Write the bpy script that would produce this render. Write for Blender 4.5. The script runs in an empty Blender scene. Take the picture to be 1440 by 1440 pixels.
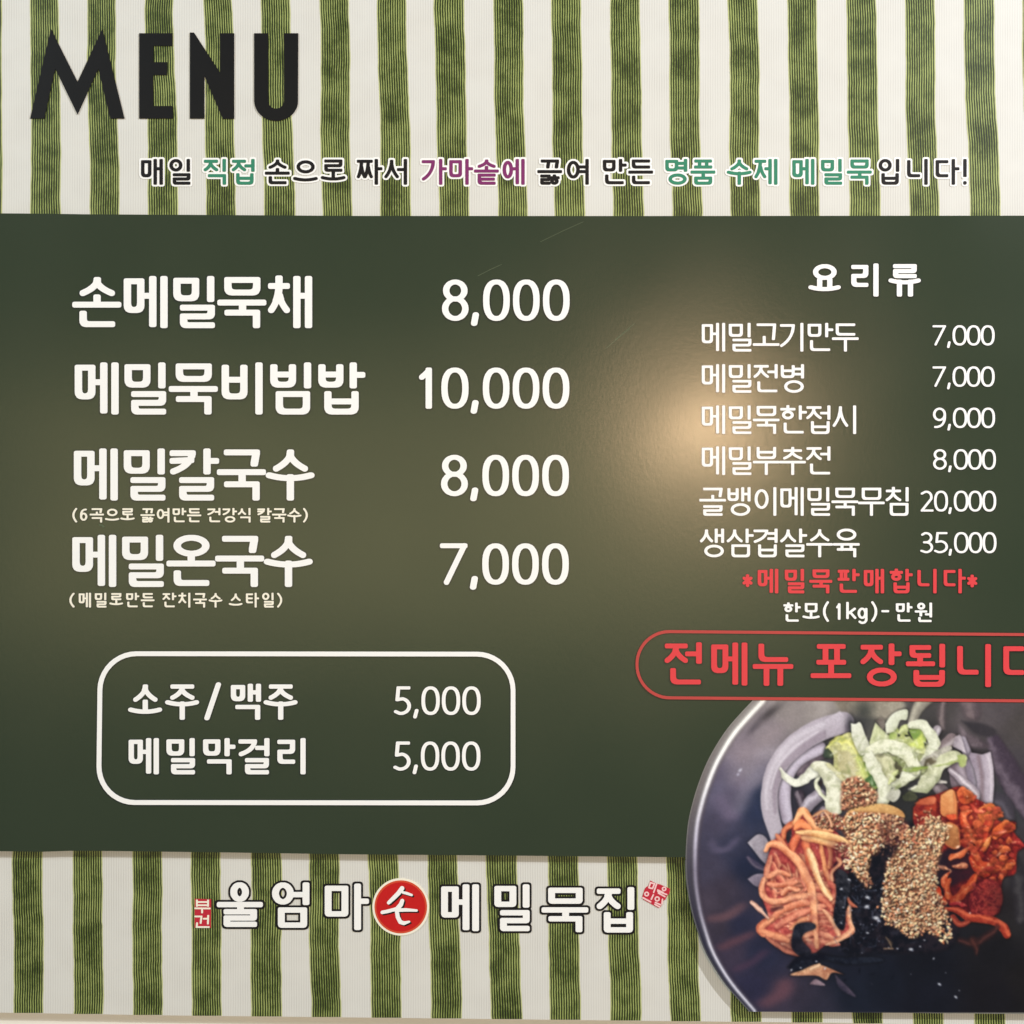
import bpy, bmesh, math
import numpy as np
from mathutils import Vector
from mathutils.geometry import delaunay_2d_cdt

sc = bpy.context.scene
col = sc.collection
S = 0.0008          # metres per photograph pixel on the face of the board
D = 1.5             # camera distance from the wall
Z0 = 1.60           # height of the middle of the picture

# ---------------------------------------------------------------- camera
cam_d = bpy.data.cameras.new('camera')
cam = bpy.data.objects.new('camera', cam_d); col.objects.link(cam)
cam.location = (0, -D, Z0); cam.rotation_euler = (math.radians(90), 0, 0)
cam_d.sensor_width = 36; cam_d.lens = 36 * D / (1440 * S)
cam_d.clip_start = 0.05; cam_d.clip_end = 50
sc.camera = cam

# ---------------------------------------------------------------- light
w = bpy.data.worlds.new('World'); sc.world = w; w.use_nodes = True
bg = w.node_tree.nodes['Background']; bg.inputs[0].default_value = (0.92, 0.96, 1.0, 1); bg.inputs[1].default_value = 0.26

def lamp(name, loc, target, size, watt, rgb, shape='DISK', size_y=None):
    d = bpy.data.lights.new(name, 'AREA'); d.shape = shape; d.size = size
    if size_y: d.size_y = size_y
    d.energy = watt; d.color = rgb
    o = bpy.data.objects.new(name, d); col.objects.link(o); o.location = loc
    o.rotation_euler = (Vector(target) - Vector(loc)).to_track_quat('-Z', 'Y').to_euler()
    o.visible_glossy = True
    return o

# ceiling downlight up and to the right: gives the offset shadows under the raised boards
lamp('downlight', (2.45, -1.90, 3.32), (0.1, 0, 1.6), 0.09, 93, (0.93, 0.955, 1.0))
# warm ceiling lamp behind the viewer: its mirror image is the bright patch on the green board
lamp('pendant_light', (0.575, -2.5, 1.850), (0, 0, 1.6), 0.12, 10.5, (1.0, 0.66, 0.38))
# warmly lit room behind the viewer, a wide low band
lamp('room_light', (-0.36, -3.3, 1.58), (0, 0, 1.6), 3.0, 17, (1.0, 0.82, 0.40), 'RECTANGLE', 0.9)
lamp('cool_fill_light', (-3.4, -2.4, 4.0), (-0.3, 0, 1.6), 1.2, 86, (0.82, 0.94, 1.0))  # added cool fill lamp out of view, lifts and evens the left side

sc.view_settings.view_transform = 'Standard'; sc.view_settings.look = 'None'
sc.view_settings.exposure = 0; sc.view_settings.gamma = 1

# ---------------------------------------------------------------- printed picture of the noodle bowl
# flat print: painted with numpy into a colour buffer that becomes a colour attribute of the picture mesh

PX0, PY0, PX1, PY1, SS = 960, 981, 1480, 1424, 2

def _h(c):
    return np.array(c, dtype=np.float32) / 255.0

class Painter:
    def __init__(self):
        self.W = (PX1 - PX0) * SS
        self.H = (PY1 - PY0) * SS
        self.rgb = np.zeros((self.H, self.W, 3), np.float32)
        self.id = np.zeros((self.H, self.W), np.int8)
        ys, xs = np.mgrid[0:self.H, 0:self.W].astype(np.float32)
        self.X = xs / SS + PX0 + 0.25
        self.Y = ys / SS + PY0 + 0.25
        self.rng = np.random.default_rng(7)
        self.cur = 0
        self.n1 = self.noise(6); self.n2 = self.noise(2.2); self.n3 = self.noise(18); self.n8 = self.noise(8); self.nf = self.noise(1.3)

    def noise(self, cell):
        gw = int((PX1 - PX0) / cell) + 4; gh = int((PY1 - PY0) / cell) + 4
        g = self.rng.random((gh, gw)).astype(np.float32)
        u = (self.X - PX0) / cell; v = (self.Y - PY0) / cell
        i = u.astype(int); j = v.astype(int)
        fu = u - i; fv = v - j
        fu = fu * fu * (3 - 2 * fu); fv = fv * fv * (3 - 2 * fv)
        return (g[j, i] * (1 - fu) + g[j, i + 1] * fu) * (1 - fv) + (g[j + 1, i] * (1 - fu) + g[j + 1, i + 1] * fu) * fv - 0.5

    def box(self, x0, y0, x1, y1):
        a = max(0, int((x0 - PX0) * SS)); b = min(self.W, int((x1 - PX0) * SS) + 1)
        c = max(0, int((y0 - PY0) * SS)); d = min(self.H, int((y1 - PY0) * SS) + 1)
        return (slice(c, d), slice(a, b)) if b > a and d > c else None

    def blend(self, s, a, col, own=True):
        a3 = a[..., None]
        self.rgb[s] = self.rgb[s] * (1 - a3) + col * a3
        if own and self.cur:
            t = self.id[s]; t[a > 0.5] = self.cur; self.id[s] = t

    def blob(self, x, y, rx, ry, col, a=1.0, ang=0, p=1.0):
        m = max(rx, ry) * 2.4
        s = self.box(x - m, y - m, x + m, y + m)
        if s is None: return
        X = self.X[s] - x; Y = self.Y[s] - y
        c, n = np.cos(np.radians(ang)), np.sin(np.radians(ang))
        u = (X * c + Y * n) / rx; v = (-X * n + Y * c) / ry
        self.blend(s, np.clip(a * np.exp(-(u * u + v * v) ** p), 0, 1), _h(col), False)

    @staticmethod
    def spline(pts, n=7):
        p = np.array(pts, dtype=np.float32)
        if len(p) < 3:
            t = np.linspace(0, 1, n)[:, None]
            return p[0] * (1 - t) + p[-1] * t
        q = np.vstack([2 * p[0] - p[1], p, 2 * p[-1] - p[-2]])
        out = []
        for i in range(1, len(q) - 2):
            for t in np.arange(n) / n:
                out.append(0.5 * ((2 * q[i]) + (-q[i - 1] + q[i + 1]) * t + (2 * q[i - 1] - 5 * q[i] + 4 * q[i + 1] - q[i + 2]) * t * t + (-q[i - 1] + 3 * q[i] - 3 * q[i + 1] + q[i + 2]) * t ** 3))
        out.append(p[-1])
        return np.array(out)

    def field(self, pts, s, w):
        """distance to the polyline / half width, signed side, arc parameter"""
        X = self.X[s]; Y = self.Y[s]
        best = np.full(X.shape, 1e9, np.float32); side = np.zeros_like(best); par = np.zeros_like(best); hw = np.ones_like(best); dirn = np.zeros_like(best)
        n = len(pts) - 1
        for i in range(n):
            ax, ay = pts[i]; bx, by = pts[i + 1]
            dx, dy = bx - ax, by - ay
            L = dx * dx + dy * dy + 1e-6
            t = np.clip(((X - ax) * dx + (Y - ay) * dy) / L, 0, 1)
            qx = X - (ax + t * dx); qy = Y - (ay + t * dy)
            h = 0.5 * (w[i] * (1 - t) + w[i + 1] * t)
            d = np.sqrt(qx * qx + qy * qy)
            m = (d / h) < best
            best = np.where(m, d / h, best); hw = np.where(m, h, hw)
            side = np.where(m, np.sign(dx * qy - dy * qx) * d / h, side)
            par = np.where(m, (i + t) / n, par); dirn = np.where(m, (0.5 * qx + 0.86 * qy) / (d + 1e-3), dirn)
        return best, side, par, hw, dirn

    def ribbon(self, pts, w, lo, hi, a=1.0, soft=0.9, lit=0.25, sharp=2.2, shadow=0.5, tex=0.10, end=None, edge=0.22, flat=False, wob=0.2, taper=0.0):
        p = self.spline(pts)
        if np.isscalar(w): w = [w] * len(pts)
        w = np.interp(np.linspace(0, 1, len(p)), np.linspace(0, 1, len(w)), w)
        if taper:
            tt = np.linspace(0, 1, len(p)); w = w * (1 - taper * np.clip(1 - np.minimum(tt, 1 - tt) * 5, 0, 1) ** 2)
        mw = max(w) + 6
        s = self.box(p[:, 0].min() - mw, p[:, 1].min() - mw, p[:, 0].max() + mw, p[:, 1].max() + mw)
        if s is None: return
        d, side, par, hw, dirn = self.field(p, s, w)
        d = d + (self.n8[s] * 5 + self.n1[s] * 1.5) * wob * np.clip(d, 0, 1.5) / np.maximum(hw, 2); side = side + (self.n3[s] * 0.9 + self.n8[s] * 0.7) * wob * 3
        if shadow:
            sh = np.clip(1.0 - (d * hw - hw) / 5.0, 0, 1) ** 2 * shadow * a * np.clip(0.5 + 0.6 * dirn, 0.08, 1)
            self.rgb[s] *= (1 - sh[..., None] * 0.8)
        al = np.clip((1 - d) * hw / soft + 0.5, 0, 1) * a
        # the light of the printed photograph falls from the upper left
        prof = np.exp(-((side - lit) * sharp) ** 2)
        n = self.n2[s] * tex * 2 + self.n1[s] * tex * 2
        k = np.clip(prof + n, 0, 1)[..., None]
        lo3, hi3 = _h(lo), _h(hi)
        col = lo3 * (1 - k) + hi3 * k
        if flat: col = lo3 * (1 - k * 0.5) + hi3 * k * 0.5
        col = col * (1 - edge * (np.clip(d, 0, 1) ** 4 * np.clip(0.45 + 0.65 * dirn, 0, 1))[..., None])
        if end is not None:
            e = np.clip((par - 0.45) * 1.8, 0, 1)[..., None]
            col = col * (1 - e) + _h(end) * e * (0.7 + 0.6 * k)
        self.blend(s, al, np.clip(col, 0, 1))

    def poly(self, pts, lo, hi, grad=(1, 0), a=1.0, soft=1.0, shadow=0.45, tex=0.12, smooth=True, rim=None, rimw=2.0, gam=1.0):
        p = np.array(pts, dtype=np.float32)
        if smooth:
            q = self.spline(list(pts) + [pts[0]], 5)[:-1]
        else:
            q = p
        s = self.box(q[:, 0].min() - 8, q[:, 1].min() - 8, q[:, 0].max() + 8, q[:, 1].max() + 8)
        if s is None: return None
        X = self.X[s]; Y = self.Y[s]
        ins = np.zeros(X.shape, bool); dist = np.full(X.shape, 1e9, np.float32)
        for i in range(len(q)):
            ax, ay = q[i]; bx, by = q[(i + 1) % len(q)]
            c = ((ay > Y) != (by > Y))
            with np.errstate(divide='ignore', invalid='ignore'):
                ins ^= c & (X < (bx - ax) * (Y - ay) / (by - ay + 1e-9) + ax)
            dx, dy = bx - ax, by - ay
            t = np.clip(((X - ax) * dx + (Y - ay) * dy) / (dx * dx + dy * dy + 1e-6), 0, 1)
            dist = np.minimum(dist, np.hypot(X - ax - t * dx, Y - ay - t * dy))
        sd = np.where(ins, dist, -dist)
        if shadow:
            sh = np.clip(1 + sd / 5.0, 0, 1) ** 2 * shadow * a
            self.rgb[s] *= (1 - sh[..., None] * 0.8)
        al = np.clip(sd / soft + 0.5, 0, 1) * a
        g = (X - q[:, 0].mean()) * grad[0] + (Y - q[:, 1].mean()) * grad[1]
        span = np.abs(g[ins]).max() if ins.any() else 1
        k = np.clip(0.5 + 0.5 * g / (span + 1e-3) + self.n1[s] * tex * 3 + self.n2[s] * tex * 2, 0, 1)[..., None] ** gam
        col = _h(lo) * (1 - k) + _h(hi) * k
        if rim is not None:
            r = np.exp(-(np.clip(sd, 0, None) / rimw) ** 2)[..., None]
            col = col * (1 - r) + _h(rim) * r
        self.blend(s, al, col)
        return s, ins

    def inside(self, pts, x, y):
        c = False; n = len(pts)
        for i in range(n):
            ax, ay = pts[i]; bx, by = pts[(i + 1) % n]
            if (ay > y) != (by > y) and x < (bx - ax) * (y - ay) / (by - ay) + ax: c = not c
        return c

    def seeds(self, pts, count, cols, size=(5.8, 3.1), dark=(78, 44, 40), base=0.9, dens=1.0):
        xs = [p[0] for p in pts]; ys = [p[1] for p in pts]
        if base: self.poly(pts, dark, tuple(min(255, int(c * 1.6)) for c in dark), a=base, soft=5, shadow=0, tex=0.5)
        r = self.rng; k = 0
        while k < count:
            x = r.uniform(min(xs), max(xs)); y = r.uniform(min(ys), max(ys))
            if not self.inside(pts, x + r.normal(0, 1.6), y + r.normal(0, 1.6)): continue
            k += 1
            ang = r.uniform(0, 180); l = size[0] * r.uniform(0.7, 1.25) * 0.5; b = size[1] * r.uniform(0.7, 1.25) * 0.5
            f = r.choice((0.74, 0.92, 1.0, 1.06, 1.14)); col = np.array(cols[r.integers(len(cols))], float) * f ** np.array((0.7, 1.15, 1.3))
            s = self.box(x - 6, y - 6, x + 6, y + 6)
            if s is None: continue
            X = self.X[s] - x; Y = self.Y[s] - y
            c, n = np.cos(np.radians(ang)), np.sin(np.radians(ang))
            u = (X * c + Y * n) / l; v = (-X * n + Y * c) / b
            d = (np.abs(u) ** 1.4 + np.abs(v) ** 1.4) ** 0.72 + self.nf[s] * 0.7
            Xs, Ys = X - 0.9, Y - 1.2
            u2 = (Xs * c + Ys * n) / l; v2 = (-Xs * n + Ys * c) / b
            ds = np.sqrt(u2 * u2 + v2 * v2)
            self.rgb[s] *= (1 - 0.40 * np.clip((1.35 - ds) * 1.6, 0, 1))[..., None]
            al = np.clip((1 - d) * b / 0.7 + 0.5, 0, 1)
            k3 = np.clip(1.0 - 0.16 * (Y + X * 0.5) / b, 0.66, 1.2)[..., None]
            self.blend(s, al, np.clip(_h(col) * k3, 0, 1))

    def spark(self, x, y, r=1.2, col=(225, 230, 240), a=1.0, ang=0, el=1.0):
        self.blob(x, y, r * el, r, col, a, ang, 1.6)

BOWL_EDGE = [(1063, 980), (1043, 1001), (1023, 1024), (1007, 1048), (994, 1072), (983, 1099), (974.5, 1126), (968, 1154),
             (965, 1182), (964, 1210), (965, 1237), (969, 1264), (975, 1291), (984, 1319), (991, 1337), (1000.5, 1355),
             (1014.5, 1377), (1028.5, 1395), (1042, 1410), (1055, 1424)]
FOODS = ['bowl', 'buckwheat_jelly', 'cabbage', 'carrot_noodles', 'kimchi', 'seaweed', 'sesame_seeds']

def paint_bowl():
    P = Painter(); R = P.rng
    X, Y = P.X, P.Y
    # ---- inside of the bowl: smooth colour field from hand placed samples
    samples = [(1110, 1000, 128, 118, 118), (1150, 995, 140, 130, 128), (1080, 1030, 118, 106, 116), (1050, 1060, 112, 98, 112), (1045, 1100, 92, 80, 104),
               (1030, 1120, 70, 64, 92), (1010, 1110, 72, 68, 98), (1060, 1140, 26, 38, 74), (1010, 1160, 56, 52, 80), (1030, 1190, 38, 42, 72), (1000, 1220, 52, 48, 74),
               (1055, 1090, 108, 100, 118), (1068, 1120, 22, 36, 70), (1050, 1220, 20, 30, 62), (1020, 1250, 52, 44, 66), (1000, 1270, 58, 48, 68), (1040, 1300, 30, 34, 66),
               (1010, 1300, 50, 42, 62), (1030, 1340, 52, 42, 68), (1070, 1340, 28, 34, 66), (1060, 1390, 34, 34, 68), (1100, 1410, 50, 42, 66), (1130, 1400, 42, 38, 60),
               (1150, 1420, 36, 36, 58), (1200, 1400, 18, 26, 46), (1180, 1360, 18, 24, 44), (1240, 1380, 15, 22, 40), (1300, 1400, 16, 20, 36), (1300, 1350, 14, 18, 32), (1400, 1400, 20, 19, 28), (1440, 1380, 24, 22, 26),
               (1400, 1340, 20, 20, 28), (1430, 1290, 34, 32, 36), (1430, 1200, 50, 46, 52), (1420, 1130, 48, 50, 58), (1430, 1080, 60, 54, 62), (1440, 1020, 66, 60, 60), (1400, 1000, 74, 66, 72),
               (1360, 1010, 84, 74, 80), (1330, 1000, 64, 60, 62), (1300, 1005, 60, 58, 60), (1240, 990, 130, 124, 112), (1200, 990, 146, 138, 126), (1220, 1010, 70, 70, 68), (1180, 1040, 44, 44, 52),
               (1300, 1030, 40, 40, 44), (1350, 1055, 40, 36, 42), (1120, 1120, 40, 40, 56), (1260, 1130, 38, 40, 44), (1250, 1250, 20, 24, 40), (1480, 1000, 70, 62, 64), (1480, 1200, 46, 44, 48), (1480, 1400, 22, 20, 24)]
    num = np.zeros_like(P.rgb); den = np.zeros(X.shape, np.float32)
    for x, y, r, g, b in samples:
        w = 1.0 / (((X - x) ** 2 + (Y - y) ** 2 + 120.0) ** 1.7)
        num += w[..., None] * _h((r, g, b)); den += w
    P.rgb = num / den[..., None]
    g_ = P.rgb.mean(2, keepdims=True); P.rgb = (g_ + (P.rgb - g_) * .64) * (1.14 + .20 * np.clip((1130 - X) / 170, 0, 1) * np.clip((1330 - Y) / 250, 0, 1))[..., None]
    P.rgb *= (1 + 0.10 * P.n3 + 0.05 * P.n1)[..., None]
    P.cur = 0
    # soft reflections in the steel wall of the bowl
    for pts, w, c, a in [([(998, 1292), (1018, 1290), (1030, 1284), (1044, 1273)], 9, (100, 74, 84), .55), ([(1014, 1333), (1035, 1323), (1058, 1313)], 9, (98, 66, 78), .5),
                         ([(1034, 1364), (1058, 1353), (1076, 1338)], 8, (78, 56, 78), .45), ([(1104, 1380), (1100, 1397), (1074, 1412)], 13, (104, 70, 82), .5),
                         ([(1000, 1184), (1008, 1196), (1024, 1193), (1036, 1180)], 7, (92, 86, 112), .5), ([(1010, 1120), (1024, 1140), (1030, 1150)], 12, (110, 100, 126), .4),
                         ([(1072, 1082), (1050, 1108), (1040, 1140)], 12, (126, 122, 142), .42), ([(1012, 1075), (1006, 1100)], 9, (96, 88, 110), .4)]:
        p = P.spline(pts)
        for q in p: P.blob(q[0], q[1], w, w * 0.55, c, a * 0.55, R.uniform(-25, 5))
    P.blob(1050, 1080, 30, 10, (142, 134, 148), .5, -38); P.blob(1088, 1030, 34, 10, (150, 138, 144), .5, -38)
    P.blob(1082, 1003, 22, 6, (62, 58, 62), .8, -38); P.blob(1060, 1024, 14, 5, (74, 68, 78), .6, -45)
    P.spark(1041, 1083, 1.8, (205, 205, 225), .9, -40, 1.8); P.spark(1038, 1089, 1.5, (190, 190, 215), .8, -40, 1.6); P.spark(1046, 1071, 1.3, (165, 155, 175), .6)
    # dim jelly strips out of focus at the back
    P.cur = 1
    P.ribbon([(1398, 1042), (1412, 1075), (1432, 1112), (1450, 1140)], [20, 34, 36, 30], (66, 56, 70), (104, 92, 106), soft=5, shadow=.2, tex=.12, lit=.5)
    P.ribbon([(1327, 985), (1324, 1003), (1326, 1024)], [10, 13, 9], (84, 76, 80), (126, 114, 116), soft=6, shadow=0, lit=0)
    P.poly([(1349, 1020), (1362, 1032), (1378, 1040), (1392, 1050), (1372, 1052), (1352, 1045)], (76, 66, 74), (128, 116, 124), (-1, -.2), soft=6, shadow=0)
    P.ribbon([(1362, 984), (1368, 1002)], [28, 24], (88, 78, 84), (120, 106, 110), soft=8, shadow=0)
    P.poly([(1352, 1014), (1380, 1017), (1400, 1026), (1396, 1036), (1372, 1032)], (52, 50, 56), (58, 54, 60), soft=5, shadow=0)
    P.ribbon([(1395, 1122), (1412, 1132), (1420, 1150)], [22, 24, 16], (64, 60, 70), (88, 84, 96), soft=4, shadow=.2)
    P.ribbon([(1424, 1205), (1436, 1250), (1437, 1292)], [18, 30, 20], (44, 42, 48), (66, 64, 68), soft=6, shadow=0)
    # top blurred beige
    P.cur = 2
    P.poly([(1172, 984), (1252, 980), (1272, 992), (1262, 1002), (1245, 1012), (1232, 1010), (1200, 1006), (1185, 1002)], (122, 114, 104), (168, 162, 148), (1, .4), soft=7, shadow=0)
    P.blob(1215, 1000, 14, 16, (62, 66, 64), .85); P.blob(1205, 1022, 14, 14, (44, 44, 52), .8)
    P.ribbon([(1303, 980), (1291, 996), (1283, 1014)], [22, 16, 12], (140, 136, 126), (178, 174, 160), soft=3, shadow=.3)
    # big jelly ribbons on the left
    P.cur = 1
    P.ribbon([(1162, 1058), (1140, 1068), (1126, 1084)], [14, 20, 18], (92, 80, 92), (140, 126, 138), soft=2, shadow=.4)
    P.ribbon([(1152, 1052), (1122, 1066), (1106, 1090), (1102, 1118), (1107, 1152)], [20, 24, 22, 20, 16], (142, 130, 148), (198, 190, 208), lit=-.3, shadow=.6, tex=.06, sharp=1.0, wob=.1)
    P.ribbon([(1124, 1118), (1130, 1140)], [14, 10], (60, 52, 64), (130, 120, 132), soft=2)
    big = [(1186, 1016), (1150, 1028), (1116, 1050), (1093, 1078), (1083, 1108), (1083, 1140), (1094, 1180)]
    P.ribbon(big, [30, 32, 31, 27, 24, 24, 20], (166, 157, 171), (184, 176, 189), lit=0, sharp=.6, shadow=.7, tex=.05, edge=.10, wob=.12, soft=1.2)
    off = lambda dx, dy: [(x + dx * (1 if k > 1 else .4), y + dy * (1 if k < 3 else .3)) for k, (x, y) in enumerate(big)]
    P.ribbon(off(7, 8)[:6], [10, 11, 11, 9, 8, 4], (138, 126, 142), (150, 138, 153), lit=0, sharp=.5, shadow=0, soft=3, a=.75, wob=.2, edge=0)
    P.ribbon(off(-5, -6)[:6], [7, 8, 8, 7, 6, 3], (196, 189, 202), (206, 200, 212), lit=0, sharp=.5, shadow=0, soft=4, a=.8, wob=.2, edge=0)
    P.ribbon(off(1, 1)[1:5], [3, 4, 4, 2], (214, 208, 220), (224, 219, 230), lit=0, shadow=0, soft=3, a=.6, wob=.2, edge=0)
    P.poly([(1160, 1012), (1181, 1000), (1186, 1004), (1189, 1030), (1180, 1033), (1162, 1038)], (168, 159, 172), (198, 191, 204), (-.3, -1), shadow=.1, smooth=False, soft=2, tex=.05)
    P.blob(1196, 1020, 7, 16, (44, 44, 52), .85)
    P.ribbon([(1152, 1118), (1138, 1130), (1126, 1150)], [18, 18, 14], (140, 132, 146), (196, 190, 204), shadow=.6)
    P.ribbon([(1140, 1158), (1150, 1150), (1158, 1138)], [10, 10, 8], (140, 128, 140), (190, 180, 190))
    P.poly([(1051, 1185), (1067, 1173), (1080, 1183), (1080, 1214), (1071, 1210), (1060, 1196)], (126, 118, 132), (178, 172, 184), (-1, -.5), shadow=.4)
    P.ribbon([(1052, 1206), (1064, 1217), (1074, 1222)], [6, 9, 5], (66, 62, 86), (98, 90, 110), soft=2, shadow=0)
    P.poly([(1051, 1236), (1064, 1229), (1080, 1231), (1072, 1246), (1062, 1246)], (92, 84, 102), (148, 138, 156), (-1, -1), shadow=.3)
    # jelly on the right
    for pts, w, lo, hi in [([(1346, 1076), (1352, 1100), (1360, 1118)], [26, 30, 26], (120, 106, 116), (168, 156, 168)),
                           ([(1318, 1026), (1314, 1036)], [12, 10], (160, 150, 160), (204, 198, 206)),
                           ([(1338, 1040), (1326, 1050), (1318, 1060)], [18, 14, 12], (128, 114, 118), (184, 174, 178)),
                           ([(1354, 1040), (1362, 1066), (1368, 1090), (1372, 1112)], [10, 14, 16, 12], (134, 124, 140), (170, 162, 176)),
                           ([(1370, 1120), (1372, 1128)], [8, 8], (136, 122, 140), (160, 150, 162))]:
        P.ribbon(pts, w, lo, hi, lit=-.4, shadow=.65, tex=.05, wob=.1)
    P.poly([(1362, 1063), (1365, 1058), (1381, 1061), (1393, 1057), (1397, 1080), (1398, 1104), (1396, 1130), (1372, 1130), (1374, 1100), (1370, 1082)], (142, 130, 146), (196, 186, 198), (1, -.1), smooth=False, soft=1.3, shadow=.6, tex=.06)
    P.ribbon([(1376, 1064), (1381, 1095), (1381, 1128)], 5, (120, 102, 110), (126, 108, 114), soft=4, shadow=0, a=.7)
    P.ribbon([(1390, 1062), (1394, 1092), (1393, 1126)], 3, (212, 204, 214), (218, 210, 220), soft=3, shadow=0, a=.7)
    P.poly([(1352, 1036), (1349, 1033), (1343, 1036), (1340, 1050), (1352, 1056), (1359, 1060)], (150, 140, 150), (202, 194, 204), (1, 0), smooth=False, soft=1.2, shadow=.3)
    P.ribbon([(1336, 1083), (1354, 1099), (1371, 1116), (1370, 1128)], [6, 12, 13, 10], (158, 146, 158), (214, 206, 214), shadow=.7, lit=-.2)
    P.ribbon([(1314, 1100), (1324, 1112), (1334, 1122)], [16, 18, 16], (104, 92, 98), (150, 138, 144), shadow=.4)
    P.ribbon([(1312, 1098), (1330, 1100)], [6, 4], (180, 176, 170), (210, 206, 200), shadow=.3)
    # ---- cabbage
    P.cur = 3
    cl, ch = (186, 190, 160), (232, 235, 214)
    dw, P.ribbon = P.ribbon, (lambda *a, **k: Painter.ribbon(P, *a, **{**dict(sharp=.8, wob=.6, edge=.08, tex=.2, taper=.15), **k}))
    P.poly([(1190, 1060), (1230, 1040), (1290, 1040), (1312, 1058), (1300, 1088), (1262, 1104), (1230, 1108), (1196, 1098)], (118, 128, 84), (168, 174, 128), soft=4, shadow=.4, tex=.5)
    P.poly([(1160, 1052), (1172, 1046), (1172, 1064), (1166, 1066), (1158, 1064)], (52, 66, 60), (84, 96, 70), soft=3)
    P.poly([(1162, 1050), (1179, 1037), (1196, 1030), (1206, 1045), (1214, 1068), (1222, 1096), (1212, 1112), (1190, 1104), (1173, 1086), (1172, 1062)], (176, 174, 126), (218, 219, 152), (1, -.4), tex=.4)
    P.poly([(1178, 1056), (1196, 1058), (1204, 1082), (1196, 1098), (1180, 1082)], (178, 172, 130), (204, 198, 158), soft=4, shadow=0, tex=.15)
    P.ribbon([(1162, 1052), (1176, 1042), (1192, 1044), (1206, 1058), (1214, 1076)], [4, 6, 7, 8, 6], (208, 208, 112), (232, 232, 150), shadow=.1, soft=3, wob=1.0)
    P.ribbon([(1206, 1068), (1216, 1086), (1221, 1104)], [8, 10, 6], (186, 198, 112), (214, 222, 144), shadow=.12, soft=3, wob=1.0)
    P.ribbon([(1213, 1062), (1224, 1080), (1230, 1106)], [5, 10, 12], (92, 128, 56), (136, 166, 82), shadow=.4, soft=2)
    P.poly([(1216, 1096), (1230, 1088), (1236, 1100), (1228, 1108), (1220, 1110)], (62, 98, 58), (98, 134, 74), shadow=.2)
    P.poly([(1231, 1104), (1238, 1096), (1237, 1104)], (20, 24, 24), (30, 36, 30), shadow=.2)
    P.poly([(1196.5, 1017), (1203, 1018), (1210, 1016), (1217, 1034), (1223, 1050), (1212, 1063), (1204, 1052), (1198, 1036)], (196, 198, 178), (232, 234, 222), (-.4, -1), shadow=.5)
    P.poly([(1231, 1016), (1240, 1025), (1250, 1034), (1262, 1044), (1246, 1048), (1224, 1048), (1226, 1032)], (176, 184, 138), (214, 219, 180), (-1, -.6))
    P.poly([(1232, 1013), (1240, 1009), (1245, 1018), (1241, 1026)], (86, 78, 76), (150, 142, 134), shadow=.3)
    P.poly([(1250, 1030), (1256, 1022), (1264, 1026), (1262, 1044), (1252, 1044)], (150, 172, 96), (190, 204, 126), shadow=.2, soft=2.5)
    P.poly([(1245, 1018), (1252, 1007), (1262, 1000), (1276, 998), (1275, 1012), (1266, 1013), (1260, 1026), (1247, 1031)], (192, 196, 172), (224, 228, 212), (-.7, -.6), shadow=.5)
    P.ribbon([(1262, 1040), (1268, 1028), (1274, 1022), (1272, 1036), (1262, 1048)], [7, 8, 7, 7, 5], (172, 184, 118), (214, 222, 164))
    P.poly([(1264, 1036), (1274, 1029), (1286, 1044), (1300, 1050), (1303, 1060), (1280, 1056), (1262, 1048)], (160, 170, 106), (206, 211, 148), shadow=.35, tex=.35)
    P.poly([(1278, 1026), (1292, 1024), (1302, 1036), (1300, 1048), (1290, 1046), (1282, 1036)], (124, 152, 78), (178, 198, 104), shadow=.2, tex=.5, soft=2.5)
    P.poly([(1290, 1038), (1297, 1032), (1298, 1052), (1278, 1048), (1282, 1044)], (186, 204, 98), (220, 228, 132), soft=3, shadow=.05, tex=.3)
    P.poly([(1262, 1031), (1266, 1034), (1263, 1036)], (26, 32, 20), (38, 42, 30), shadow=.1); P.poly([(1272, 1033), (1280, 1034), (1274, 1036)], (26, 32, 20), (38, 42, 30), shadow=.1)
    P.poly([(1299, 1044), (1303, 1046), (1301, 1049)], (26, 32, 20), (38, 42, 30), shadow=.1)
    P.ribbon([(1281, 1020), (1296, 1019), (1306, 1030), (1314, 1046), (1306, 1062), (1294, 1076)], [10, 15, 16, 17, 14, 9], (184, 188, 162), (228, 231, 212), lit=-.3)
    P.ribbon([(1300, 1074), (1320, 1060), (1334, 1052)], [16, 13, 9], (150, 148, 136), (190, 186, 176), shadow=.3)
    P.ribbon([(1288, 1085), (1268, 1096), (1246, 1104)], [17, 18, 14], cl, ch)
    P.ribbon([(1232, 1068), (1246, 1074), (1252, 1086), (1248, 1094)], [20, 24, 24, 18], (170, 172, 132), (208, 208, 172), shadow=.4, lit=0, sharp=1)
    P.ribbon([(1234, 1063), (1246, 1062), (1260, 1062)], 3, (120, 118, 92), (142, 140, 110), soft=2, shadow=0, a=.8)
    P.poly([(1260, 1070), (1270, 1082), (1264, 1086), (1258, 1078)], (70, 70, 56), (96, 92, 70), shadow=.2)
    P.ribbon([(1218, 1066), (1230, 1053), (1252, 1049), (1270, 1056), (1282, 1070), (1288, 1084)], [12, 17, 19, 20, 19, 15], (190, 194, 158), (228, 230, 206), lit=-.3, shadow=.6)
    P.ribbon([(1222, 1062), (1229, 1078), (1238, 1096), (1244, 1112), (1240, 1128)], [16, 17, 17, 21, 18], (190, 194, 166), (228, 230, 212), lit=.2, shadow=.5)
    P.ribbon([(1270, 1082), (1288, 1082), (1310, 1078)], [3, 4, 2], (122, 146, 70), (154, 172, 92), shadow=.2)
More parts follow.
